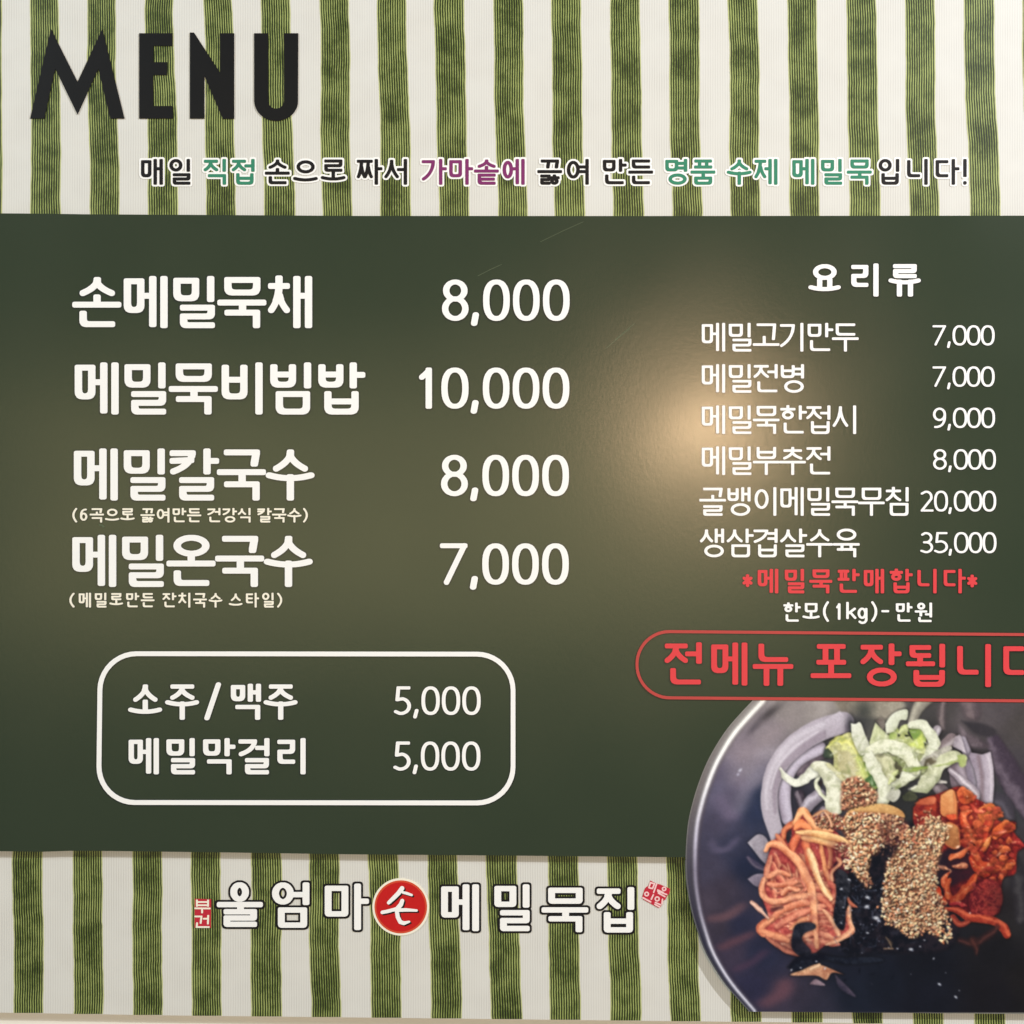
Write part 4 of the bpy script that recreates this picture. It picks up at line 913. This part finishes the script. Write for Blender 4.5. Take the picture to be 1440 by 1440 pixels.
def m_stripe():
    """printed corduroy stripe; uv: u across the stripe 0..1, v in metres along it"""
    m = bpy.data.materials.new('green_ribbed_print'); m.use_nodes = True
    nt = m.node_tree; N = nt.nodes; L = nt.links; b = N['Principled BSDF']
    b.inputs['Roughness'].default_value = .42; b.inputs['Specular IOR Level'].default_value = .45
    uv = N.new('ShaderNodeUVMap'); sx = N.new('ShaderNodeSeparateXYZ'); L.new(uv.outputs[0], sx.inputs[0])
    oi = N.new('ShaderNodeObjectInfo')
    tc = N.new('ShaderNodeTexCoord')
    def math_(op, a, c=None, v=None):
        n = N.new('ShaderNodeMath'); n.operation = op
        L.new(a, n.inputs[0])
        if c is not None: L.new(c, n.inputs[1])
        elif v is not None: n.inputs[1].default_value = v
        return n.outputs[0]
    nd = N.new('ShaderNodeTexNoise'); nd.inputs['Scale'].default_value = 22; nd.inputs['Detail'].default_value = 2; L.new(tc.outputs['Object'], nd.inputs['Vector'])
    wob = math_('MULTIPLY', math_('SUBTRACT', nd.outputs['Fac'], v=.5), v=.022)
    u = math_('ADD', sx.outputs[0], wob)
    ribs = math_('SINE', math_('MULTIPLY', u, v=2 * math.pi * 12.5))
    ribs01 = math_('ADD', math_('MULTIPLY', ribs, v=.5), v=.5)
    # streaks along the rib
    mp = N.new('ShaderNodeMapping'); mp.inputs['Scale'].default_value = (1, 1, .22); L.new(tc.outputs['Object'], mp.inputs['Vector'])
    ns = N.new('ShaderNodeTexNoise'); ns.inputs['Scale'].default_value = 900; ns.inputs['Detail'].default_value = 2; L.new(mp.outputs['Vector'], ns.inputs['Vector'])
    nm = N.new('ShaderNodeTexNoise'); nm.inputs['Scale'].default_value = 38; nm.inputs['Detail'].default_value = 5; nm.inputs['Roughness'].default_value = .6; L.new(tc.outputs['Object'], nm.inputs['Vector'])
    f = math_('ADD', math_('MULTIPLY', ribs01, v=.84), math_('MULTIPLY', ns.outputs['Fac'], v=.30))
    patch = math_('MULTIPLY', math_('SUBTRACT', nm.outputs['Fac'], v=.5), v=.95)
    # less contrast towards the dyed patches, more yellow at the borders
    ed = math_('MULTIPLY', math_('ABSOLUTE', math_('SUBTRACT', sx.outputs[0], v=.5)), v=2.0)
    ed4 = math_('POWER', ed, v=5.0)
    f2 = math_('ADD', math_('SUBTRACT', f, patch), math_('MULTIPLY', ed4, v=.18))
    cr = N.new('ShaderNodeValToRGB'); L.new(f2, cr.inputs[0])
    e = cr.color_ramp.elements
    e[0].position = .10; e[0].color = (*lin((18, 24, 6)), 1)
    e[1].position = 1.05 if False else 1.0; e[1].color = (*lin((168, 178, 108)), 1)
    for p, c in ((.40, (34, 46, 10)), (.64, (66, 82, 24)), (.84, (116, 130, 60))):
        q = e.new(p); q.color = (*lin(c), 1)
    rim = math_('POWER', ed, v=26.0)
    mx = N.new('ShaderNodeMix'); mx.data_type = 'RGBA'; L.new(rim, mx.inputs[0]); L.new(cr.outputs[0], mx.inputs[6]); mx.inputs[7].default_value = (*lin((222, 222, 176)), 1)
    L.new(mx.outputs[2], b.inputs['Base Color'])
    return m

m_green, m_creamp, m_str = m_panel(), m_cream(), m_stripe()

# ---------------------------------------------------------------- wall
wall_me = bpy.data.meshes.new('wall')
wall_me.from_pydata([(-1.5, 0, 0.2), (1.5, 0, 0.2), (1.5, 0, 3.0), (-1.5, 0, 3.0), (-1.5, .1, 0.2), (1.5, .1, 0.2), (1.5, .1, 3.0), (-1.5, .1, 3.0)], [],
                    [(0, 1, 2, 3), (5, 4, 7, 6), (4, 0, 3, 7), (1, 5, 6, 2), (4, 5, 1, 0), (3, 2, 6, 7)])
link('wall', wall_me, m_wall, kind='structure')

# ---------------------------------------------------------------- the menu board
board = bpy.data.objects.new('menu_board', None); col.objects.link(board)
board['label'] = 'large menu board with green price panel, striped border and noodle bowl picture on the wall'
board['category'] = 'menu board'

BOT = [(-60, 1422.5), (0, 1424), (120, 1426), (240, 1428), (560, 1431.5), (900, 1435.5), (1140, 1438), (1300, 1440.5), (1500, 1443)]
def bot(x): return float(np.interp(x, [p[0] for p in BOT], [p[1] for p in BOT]))
sheet('striped_backing', [(-60, -60)] + BOT + [(1500, -60)], m_creamp, H_BACK, 0.0005, board, 'cream backing board with green stripes')

# printed green stripes, edges measured at the top, at the green board, and at the bottom
TOP = [(42, 82, 43, 86), (123, 163, 126, 168), (204, 244, 208, 251), (286, 326, 290, 332), (367, 408, 371, 415), (449, 490, 454, 496), (530, 571, 535, 578), (610, 653, 618, 660),
       (693, 735, 701, 742), (775, 817, 780, 823), (858, 900, 862, 906), (940, 983, 946, 988), (1023, 1065, 1028, 1070), (1107, 1148, 1111, 1153), (1190, 1232, 1194, 1238), (1272, 1314, 1279, 1321), (1355, 1398, 1364, 1407), (1437.5, 1480, 1444, 1488)]
LOW = [(18, 61, 19, 61), (102, 144, 103, 145), (185, 227, 187, 229), (269, 311, 270, 312), (352, 395, 353, 397), (434, 477, 438, 480), (517, 560, 522, 565), (600, 642, 606, 650), (683, 727, 691, 735), (769, 812, 773, 817),
       (853, 896, 858, 902), (936, 980, 943, 986), (1020, 1064, 1028, 1071), (1104, 1148, 1113, 1157), (1188, 1232, 1199, 1242), (1274, 1317, 1284, 1327), (1360, 1404, 1370, 1414), (1445, 1489, 1456, 1499)]
rng = np.random.default_rng(3)
def stripe(x0, x1, x2, x3, y0, y1):
    n = 44; ph = rng.uniform(0, 6.28, 6); V = []; F = []; UV = []
    for i in range(n + 1):
        t = i / n; y = y0 + (y1(0) if callable(y1) else y1 - y0) * t if not callable(y1) else y0 + (y1((x2 + x3) / 2) - 0.2 - y0) * t
        env = math.sin(math.pi * t) ** .5
        for s, (a, b_) in enumerate(((x0, x2), (x1, x3))):
            x = a + (b_ - a) * t + env * (1.1 * math.sin(3.1 * t + ph[0]) + .9 * math.sin(7.3 * t + ph[1])) + .28 * math.sin(21 * t + ph[2 + s]) + .2 * math.sin(47 * t + ph[4 + s]) + rng.normal(0, .10)
            V.append(W(x, y, H_STRIPE))
        if i: k = 2 * i; F.append((k - 2, k, k + 1, k - 1))
    me = bpy.data.meshes.new('green_stripe'); me.from_pydata(V, [], F); me.update()
    uv = me.uv_layers.new(name='UVMap')
    for p in me.polygons:
        for li, vi in zip(p.loop_indices, p.vertices): uv.data[li].uv = (vi % 2, (vi // 2) / n)
    link('green_stripe', me, m_str, board)
stripe(-39, 1.5, -39, 3.5, -60, 306)
for a in TOP: stripe(*a, -60 if False else -2, 306)
for a in LOW: stripe(*a, 1188, bot)

# raised green board
PT = [(-60, 299.5), (0, 300), (50, 300.3), (120, 301.3), (250, 302), (500, 303.6), (900, 303.8), (1440, 303.2), (1500, 303)]
PB = [(1500, 1212), (1300, 1210), (960, 1205.5), (700, 1203), (500, 1201.5), (300, 1198.5), (160, 1196.8), (100, 1196.4), (60, 1197.8), (0, 1197), (-60, 1196)]
sheet('green_panel', PT + PB, m_green, H_GREEN, H_BACK + .0008, board, 'dark green price panel')

# ---- big word MENU
def poly_letter(pts): sheet('heading_letter', pts, m_black, H_BACK + .0011, H_BACK + .0004, board)
Z = lambda *a: [(a[i] / 3, a[i + 1] / 3) for i in range(0, len(a), 2)]
poly_letter(Z(215, 122, 327, 345, 432, 122, 525, 500, 465, 500, 415, 290, 327, 483, 233, 290, 187, 500, 127, 500))
poly_letter(Z(587, 140, 728, 140, 728, 193, 647, 193, 647, 262, 705, 262, 705, 316, 647, 316, 647, 447, 728, 447, 728, 500, 587, 500))
poly_letter(Z(801, 137, 818, 137, 928, 306, 928, 140, 988, 140, 988, 501, 940, 501, 862, 320, 862, 500, 801, 500))
poly_letter(Z(1072, 140, 1131, 140, 1131, 425) + [(1164.5 / 3 - 33.5 / 3 * math.cos(math.radians(a)), 425 / 3 + 33 / 3 * math.sin(math.radians(a))) for a in range(10, 180, 10)] + Z(1198, 425, 1198, 140, 1258, 140, 1257, 425)
            + [(1165 / 3 + 92.5 / 3 * math.cos(math.radians(a)), 425 / 3 + 85 / 3 * math.sin(math.radians(a))) for a in range(8, 180, 8)] + Z(1072, 425))

# ---- slogan under it
SL = [([('매', 196, 39), ('일', 235, 39)], m_dark), ([('직', 285.5, 39), ('접', 325, 39)], m_teal), ([('손', 372.5, 39), ('으', 412, 39), ('로', 451, 39)], m_dark), ([('짜', 501.5, 39), ('서', 539.5, 39)], m_dark),
      ([('가', 592, 39), ('마', 629, 39), ('솥', 666.5, 39), ('에', 704.5, 39)], m_purple), ([('끓', 755.5, 39), ('여', 795, 39)], m_dark), ([('만', 845, 39), ('든', 883.5, 39)], m_dark), ([('명', 933.5, 39), ('품', 971, 39)], m_teal),
      ([('수', 1022, 39), ('제', 1060, 39)], m_teal), ([('메', 1112, 39), ('밀', 1151.5, 39), ('묵', 1191, 39)], m_teal), ([('입', 1232.5, 39), ('니', 1272.5, 39), ('다', 1313, 39), ('!', 1354, 6, 6)], m_dark)]
allst = []
for segs, mm in SL:
    st = write(segs, 223.4, 36.4, 34, 5.0, 4.5, True)
    allst += st
    lettering('slogan_word', st, 5.0, 4.5, mm, H_BACK + .0008, H_BACK + .0006, board)
lettering('slogan_outline', allst, 5.0, 4.5, m_white, H_BACK + .0005, H_BACK + .0003, board, 'white outline behind the slogan', grow=2.6)

# ---- four dishes with prices
F_ = dict(nw=10.4, nh=8.4)
def dish(segs, y, h=73.5, ew=67, label=None, R=8):
    lettering('dish_name', write(segs, y, h, ew, 10.4, 8.4, True, R), 10.4, 8.4, m_white, H_INK, H_GREEN + .0001, board, label)
dish([('손메밀묵채', 101.5, 68)], 388)
dish([('메밀묵비빔밥', 100.6, 68.3)], 509.5)
dish([('메밀칼국수', 99.4, 68.5)], 630.5)
dish([('메밀온국수', 97.2, 68.4)], 752)

def price(items, y, h, nw, nh, sl=0.0):
    st = []
    for ch, x0, x1 in items:
        if ch == ',': st += digit(',', x0, y + h * .80, x1 - x0, h * .31, nw * .75, nh * .8)
        else: st += digit(ch, x0, y, x1 - x0, h, nw, nh)
    lettering('price', st, nw, nh, m_white, H_INK, H_GREEN + .0001, board)
zeros = lambda d=0: [('0', 679.2 + d, 717 + d), ('0', 721.2 + d, 759 + d), ('0', 763.4 + d, 801.2 + d)]
price([('8', 621.4, 659), (',', 662.5, 673.5)] + zeros(), 393, 58.3, 9.1, 6.9)
price([('1', 588, 607.5), ('0', 620.5, 659), (',', 662, 673)] + zeros(-.4), 516.8, 58, 9.1, 6.9)
price([('8', 620, 658), (',', 661.5, 672.5)] + zeros(-1), 639.5, 58.3, 9.1, 6.9)
price([('7', 618.6, 657.4), (',', 661, 672)] + zeros(-1.2), 764, 58.3, 9.1, 6.9)

lettering('note_text', write([('(', 101.5, 7), ('6', 112.3, 10.5, 10.5, 1, 17), ('곡으로', 126, 21.6), ('끓여만든', 197.5, 21.8), ('건강식', 291, 21.4), ('칼국수', 361.3, 21.3), (')', 426, 7)], 714.3, 20.5, 19.4, 2.8, 2.5, True), 2.8, 2.5, m_cream_ink, H_INK, H_GREEN + .0001, board)
lettering('note_text', write([('(', 97.3, 7.5), ('메밀로만든', 109.5, 22.1), ('잔치국수', 228, 21.8), ('스타일', 321.7, 22.6), (')', 389.5, 7.5)], 833.6, 20.8, 18.6, 2.8, 2.5, True), 2.8, 2.5, m_cream_ink, H_INK, H_GREEN + .0001, board)

# ---- drinks in a rounded frame
def rring(x0, y0, x1, y1, r, t, n=10, dy=0.0):
    pts = []
    for cx, cy, a0 in ((x1 - r, y0 + r, -90), (x1 - r, y1 - r, 0), (x0 + r, y1 - r, 90), (x0 + r, y0 + r, 180)):
        pts += arc(cx, cy, r, r, a0, a0 + 90, n)
    pts.append(pts[0]); return pts
fr = [(x + (-2.6 * (y - 916) / 216 if x < 430 else 0), y + (.6 if x > 430 else 0)) for x, y in rring(141, 919.3, 721.5, 1128.6, 51, 6.6)]
lettering('drinks_frame', [(fr, 'r')], 6.8, 6.8, m_white, H_INK, H_GREEN + .0001, board, 'white rounded frame around the drinks')
lettering('drink_name', write([('소주', 180, 52), ('/', 287.2, 23.5, 23.5, -2, 53.5), ('맥', 321.5, 50), ('주', 370.5, 50)], 961.5, 50.8, 46.5, 7.4, 6, True), 7.4, 6, m_white, H_INK, H_GREEN + .0001, board)
lettering('drink_name', write([('메밀막걸리', 177.8, 52)], 1038, 51, 46, 7.4, 6, True), 7.4, 6, m_white, H_INK, H_GREEN + .0001, board)
price([('5', 553.8, 578), (',', 580.7, 589), ('0', 592.5, 618.5), ('0', 621.2, 647.2), ('0', 650, 676)], 965.2, 40.3, 5.3, 4.4)
price([('5', 553, 577.5), (',', 580, 588), ('0', 591.7, 617.8), ('0', 620.6, 646.7), ('0', 649.6, 675.6)], 1042.8, 41, 5.3, 4.4)

# ---- right hand column
lettering('column_heading', write([('요리류', 1136.8, 56.3)], 370.4, 46.6, 44.3, 7.4, 5.8, True), 7.4, 5.8, m_white, H_INK, H_GREEN + .0001, board)
rows = [([('메밀고기만두', 984.5, 37.1)], 454, 7000), ([('메밀전병', 984.5, 37.1)], 512, 7000), ([('메밀묵한접시', 984.5, 37.1)], 570, 9000), ([('메밀부추전', 984.5, 37.1)], 627.6, 8000),
        ([('골뱅이메밀묵무침', 983.4, 37.2)], 685, 20000), ([('생삼겹살수육', 983.4, 37.6)], 743.3, 35000)]
for segs, y, _ in rows:
    lettering('dish_name', write(segs, y, 40.4, 36.4, 4.3, 3.7, False, 4), 4.3, 3.7, m_white, H_INK, H_GREEN + .0001, board)
for first, y, h, d in [('7', 457.3, 28.6, 0), ('7', 515.2, 28.8, 0), ('9', 573.2, 28.8, 0.6), ('8', 631.6, 29, 1.8), ('20', 690, 29.4, 2.2), ('35', 748.2, 29.8, 2.6)]:
    it = []
    if len(first) == 1: it.append((first, 1311.5 + d * .4, 1330.4 + d * .6))
    else: it += [(first[0], 1294.2, 1312.8), (first[1], 1313.6, 1333.2)]
    it += [(',', 1331.8 + d * .8, 1337 + d * .8), ('0', 1339.6 + d * .8, 1359.6 + d), ('0', 1359.4 + d, 1379 + d), ('0', 1379.4 + d * .9, 1398.8 + d)]
    price(it, y, h, 3.5, 3.0)
lettering('red_notice', write([('*', 1044, 13, 14.5, 7.5, 18), ('메밀묵판매합니다', 1063.5, 37.3), ('*', 1360, 13, 14.5, 8, 18)], 800, 34.4, 31.4, 4.9, 4.2, True), 4.9, 4.2, m_red, H_INK, H_GREEN + .0001, board, 'red lettering between two asterisks')
lettering('note_text', write([('한모', 1100.8, 27.6), ('(', 1157, 9, 9, -2, 29), ('1', 1175.5, 6.5, 6.5, 1, 23), ('k', 1190, 14.5, 14.5, -1, 24), ('g', 1206, 14, 14, 7, 23), (')', 1225, 9, 9, -2, 29), ('-', 1239.5, 11, 11, 7, 10), ('만원', 1258, 29)], 847.5, 27.3, 23.6, 3.7, 3.1, True), 3.7, 3.1, m_white, H_INK, H_GREEN + .0001, board)

ban = []
for x, y in rring(895.8, 888, 1560, 981.2, 46, 4, 14):
    ban.append((x, y + (x - 920) * .0085))
lettering('banner_frame', [(ban, 'r')], 4.2, 4.2, m_redline, H_INK + .0004, H_GREEN + .0001, board, 'thin red rounded frame cut by the picture edge')
lettering('banner_text', write([('전', 933, 64), ('메', 996.5, 64), ('뉴', 1058.5, 64), ('포', 1140, 64), ('장', 1208.5, 64), ('됩', 1274, 64), ('니', 1341, 64), ('다', 1406.5, 64)], 903.2, 60.5, 55.5, 8.2, 6.8, False, 7, slope=.0062), 8.2, 6.8, m_red, H_INK, H_GREEN + .0001, board, 'large red lettering')

# soft shadow round the lettering, painted in as two thin darker green tints
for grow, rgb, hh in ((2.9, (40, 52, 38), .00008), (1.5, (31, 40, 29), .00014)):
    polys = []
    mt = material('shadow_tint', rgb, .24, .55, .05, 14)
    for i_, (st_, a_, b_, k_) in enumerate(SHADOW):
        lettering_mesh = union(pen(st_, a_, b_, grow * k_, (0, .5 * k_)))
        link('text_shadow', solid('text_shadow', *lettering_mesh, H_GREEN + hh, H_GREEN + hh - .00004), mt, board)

# ---- shop name along the bottom stripes
HB = H_BACK
logo = []
for ch, x, y, w_, h_ in [('울', 304.8, 1240.6, 63, 63), ('엄', 379, 1240.8, 57, 64), ('마', 451.5, 1242.5, 63, 65.5), ('메', 616.5, 1243.5, 57.5, 66), ('밀', 690, 1243.5, 57, 66), ('묵', 761.5, 1247, 64, 64), ('집', 837.3, 1247.5, 57, 64)]:
    st = syllable(ch, x, y, w_, h_, 9.8, 7.6, 'logo', 3)
    lettering('shop_name_letter', st, 9.8, 7.6, m_white, HB + .0009, HB + .0006, board)
    logo.append(st)
for st in logo:
    lettering('letter_outline', st, 9.8, 7.6, m_dark, HB + .0006, HB + .0003, board, grow=2.9)
def disc(name, r, mat, h1, h0, label=None):
    sheet(name, [(563.6 + r * math.cos(2 * math.pi * i / 64), 1275.3 + r * 1.01 * math.sin(2 * math.pi * i / 64)) for i in range(64)], mat, h1, h0, board, label)
disc('disc_rim', 40, m_cream_ink, HB + .0008, HB + .0003); disc('disc_ring', 37, m_orange, HB + .0009, HB + .0008); disc('red_disc', 34.4, m_disc, HB + .0010, HB + .0009, 'red disc with a white brush letter')
Q = lambda *a: [(515 + a[i] / 14.4, 1225 + a[i + 1] / 14.4) for i in range(0, len(a), 2)]
def brush(pts, ws):
    out = []
    for i in range(len(pts) - 1):
        a, b = nib(ws[i], ws[i], 2), nib(ws[i + 1], ws[i + 1], 2)
        out.append(hull([(pts[i][0] + u, pts[i][1] + v) for u, v in a] + [(pts[i + 1][0] + u, pts[i + 1][1] + v) for u, v in b]))
    return out
bs = brush(Q(725, 350, 650, 450, 560, 540, 455, 640), [6.6, 6.2, 6, 5]) + brush(Q(740, 430, 820, 450, 920, 485), [3.6, 4, 3.4]) + brush(Q(730, 600, 700, 680, 620, 770), [5.6, 6.4, 6.2])
bs += brush(Q(325, 835, 430, 815, 540, 785, 620, 770), [5, 5, 5, 6]) + brush(Q(620, 790, 800, 785, 1020, 798), [5.4, 5, 3.4]) + brush(Q(620, 820, 640, 930, 690, 1030, 760, 1055, 870, 1025), [5.6, 6, 6, 5.4, 3])
for nm, sh, mt, a, b in (('brush_letter_shadow', (2.0, 1.8), m_dark, .00105, .0010), ('brush_letter', (0, 0), m_white, .00115, .00106)):
    v, f = union([[(x + sh[0], y + sh[1]) for x, y in p] for p in bs]); link(nm, solid(nm, v, f, HB + a, HB + b), mt, board)
# red seals
sheet('red_seal', [(273.8, 1264), (297, 1264.5), (296.5, 1305), (273.5, 1304.6)], m_stamp, HB + .0006, HB + .0003, board, 'small red seal with two white letters')
Q = lambda *a: [(265 + a[i] / 22.15, 1250 + a[i + 1] / 22.15) for i in range(0, len(a), 2)]
st = [(Q(262, 360, 262, 530), 'b'), (Q(610, 360, 610, 530), 'b'), (Q(262, 410, 610, 410), 'b'), (Q(262, 510, 610, 510), 'b'), (Q(215, 605, 660, 610), 'b'), (Q(425, 610, 425, 735), 'b'),
      (Q(215, 860, 405, 860, 380, 1060), 'b'), (Q(480, 930, 610, 930), 'b'), (Q(615, 840, 605, 1080), 'b'), (Q(268, 1070, 255, 1190, 630, 1190), 'b')]
lettering('seal_letter', st, 2.7, 2.4, m_cream_ink, HB + .0009, HB + .0007, board)
Q = lambda *a: [(895 + a[i] / 24, 1225 + a[i + 1] / 24) for i in range(0, len(a), 2)]
sheet('red_seal', Q(470, 320, 680, 430, 800, 450, 960, 520, 1140, 600, 1110, 760, 1020, 850, 980, 960, 900, 1000, 840, 1170, 760, 1250, 600, 1170, 480, 1100, 230, 960, 200, 860, 270, 620, 330, 540, 400, 500), m_stamp, HB + .0006, HB + .0003, board, 'tilted square red seal at the end of the shop name')
rr = lambda cx, cy, r: (Q(*[v for a in range(0, 361, 30) for v in (cx + r * math.cos(math.radians(a)), cy + r * math.sin(math.radians(a)))]), 'r')
st = [(Q(470, 390, 610, 430, 540, 590, 420, 560, 470, 390), 'b'), (Q(680, 430, 580, 720), 'b'), rr(345, 775, 62), (Q(220, 900, 480, 1040), 'b'), (Q(570, 800, 500, 950), 'b'), rr(700, 940, 68), (Q(640, 1060, 820, 1140), 'b'),
      (Q(880, 950, 860, 1100), 'b'), rr(935, 600, 58), (Q(720, 680, 1020, 790), 'b'), (Q(740, 740, 960, 860), 'b'), (Q(720, 640, 900, 720), 'b'), (Q(620, 1120, 780, 1210), 'b')]
lettering('seal_letter', st, 2.0, 1.9, material('pink_ink', (250, 206, 206), .5, .3), HB + .0009, HB + .0007, board)

# ---- scuffs on the laminate
for a, b, t in [((1062 - 170, 455), (1040 - 175, 478), .9), ((672, 388), (705, 372), .7), ((852, 490), (886, 462), .8), ((140, 738), (146, 741), 2.2), ((760, 340), (820, 312), .6)]:
    lettering('scuff', [([a, ((a[0] + b[0]) / 2 + .6, (a[1] + b[1]) / 2 - .8), b], 'r')], t, t, m_scratch, H_GREEN + .00008, H_GREEN + .00004, board)

# ---------------------------------------------------------------- raised picture of the bowl
def bowl_picture():
    rgb, idb, P = paint_bowl()
    m = bpy.data.materials.new('photo_print'); m.use_nodes = True
    nt = m.node_tree; b = nt.nodes['Principled BSDF']; ca = nt.nodes.new('ShaderNodeVertexColor'); ca.layer_name = 'print'
    nt.links.new(ca.outputs[0], b.inputs['Base Color']); b.inputs['Roughness'].default_value = .42; b.inputs['Specular IOR Level'].default_value = .14
    edge = P.spline(BOWL_EDGE, 4)
    # outline slab: dark rim of the cut-out board
    left = [(float(x), float(y)) for x, y in edge if 981.5 < y < 1422.5]
    bl = lambda x: 1422.6 + (x - 1055) * .0085
    topy = lambda x: 983.4 + (x - 1060) * .0085
    left = [(p[0], p[1]) for p in left if p[1] > topy(p[0]) + .5 and p[1] < bl(p[0]) - .5]
    out = [(1500, topy(1500)), (left[0][0] + 1.4, topy(left[0][0]))] + left + [(left[-1][0] + 1.0, bl(left[-1][0])), (1500, bl(1500))]
    pic = sheet('bowl_picture', out, m_edge, H_BOWL - .0001, H_GREEN + .0002, board, 'cut-out picture of a steel bowl of noodles')
    # skirt of the board where it hangs below the green panel
    low = [p for p in left if p[1] > 1208]
    sheet('picture_backing', [(1500, 1212)] + [(low[0][0], 1210)] + low + [(left[-1][0] + 1.0, bl(left[-1][0])), (1500, bl(1500))], m_edge, H_GREEN - .0004, H_BACK + .0008, board)
    H_, W_ = rgb.shape[:2]
    lx = np.interp(np.arange(H_) + PY0, [p[1] for p in left], [p[0] for p in left])
    ys, xs = np.mgrid[0:H_ + 1, 0:W_ + 1]
    gx = xs + PX0 + 0.0; gy = ys + PY0 + 0.0
    lxe = np.interp(np.arange(H_ + 1) + PY0, [p[1] for p in left], [p[0] for p in left])
    # colour at grid corners
    pad = np.pad(rgb, ((1, 1), (1, 1), (0, 0)), mode='edge')
    vc = (pad[:-1, :-1] + pad[1:, :-1] + pad[:-1, 1:] + pad[1:, 1:]) / 4
    vl = np.where(vc <= 0.04045, vc / 12.92, ((vc + 0.055) / 1.055) ** 2.4) * 1.14
    # snap the first column right of the rim curve onto it, and the top and bottom rows onto the cut
    keep = np.zeros((H_, W_), bool)
    for j in range(H_):
        i0 = int(math.ceil(max(lx[j], lxe[min(j + 1, H_)]) - PX0))
        keep[j, max(i0 - 1, 0):] = True
    gy = np.clip(gy, topy(gx), bl(gx))
    gx = np.maximum(gx, np.repeat(lxe[:, None], W_ + 1, 1))
    keep[0:2, :][gy[1:3, 1:] - gy[0:2, 1:] < .05] = False
    k = S * (D - H_BOWL) / D
    VX = (gx - 720) * k; VZ = Z0 + (720 - gy) * k
    for fid, fname in enumerate(FOODS + ['buckwheat_jelly.']):
        sel = keep & (idb == (fid + 0 if fid else 0)) if fid else keep & (idb == 0)
        if fname == 'bowl': sel = keep & ((idb == 0) | (idb == 2))
        else: sel = keep & (idb == IDS[fname.split('.')[0]])
        if fname == 'buckwheat_jelly': sel &= (np.arange(W_) < 270)[None, :]
        if fname == 'buckwheat_jelly.': sel &= (np.arange(W_) >= 270)[None, :]
        jj, ii = np.nonzero(sel)
        if not len(jj): continue
        a = jj * (W_ + 1) + ii; quad = np.stack([a, a + W_ + 1, a + W_ + 2, a + 1], 1)
        use, inv = np.unique(quad, return_inverse=True); inv = inv.reshape(-1, 4)
        me = bpy.data.meshes.new(fname)
        co = np.stack([VX.ravel()[use], np.full(len(use), -H_BOWL), VZ.ravel()[use]], 1)
        me.vertices.add(len(use)); me.vertices.foreach_set('co', co.astype(np.float32).ravel())
        nf = len(inv); me.loops.add(nf * 4); me.loops.foreach_set('vertex_index', inv.astype(np.int32).ravel())
        me.polygons.add(nf); me.polygons.foreach_set('loop_start', (np.arange(nf) * 4).astype(np.int32)); me.polygons.foreach_set('loop_total', np.full(nf, 4, np.int32))
        me.update(calc_edges=True)
        at = me.color_attributes.new('print', 'FLOAT_COLOR', 'POINT')
        c4 = np.ones((len(use), 4), np.float32); c4[:, :3] = vl.reshape(-1, 3)[use]
        at.data.foreach_set('color', c4.ravel())
        o = link('printed_' + fname.rstrip('.'), me, m, pic)
IDS = dict(buckwheat_jelly=1, cabbage=3, carrot_noodles=4, kimchi=5, seaweed=6, sesame_seeds=7)
bowl_picture()
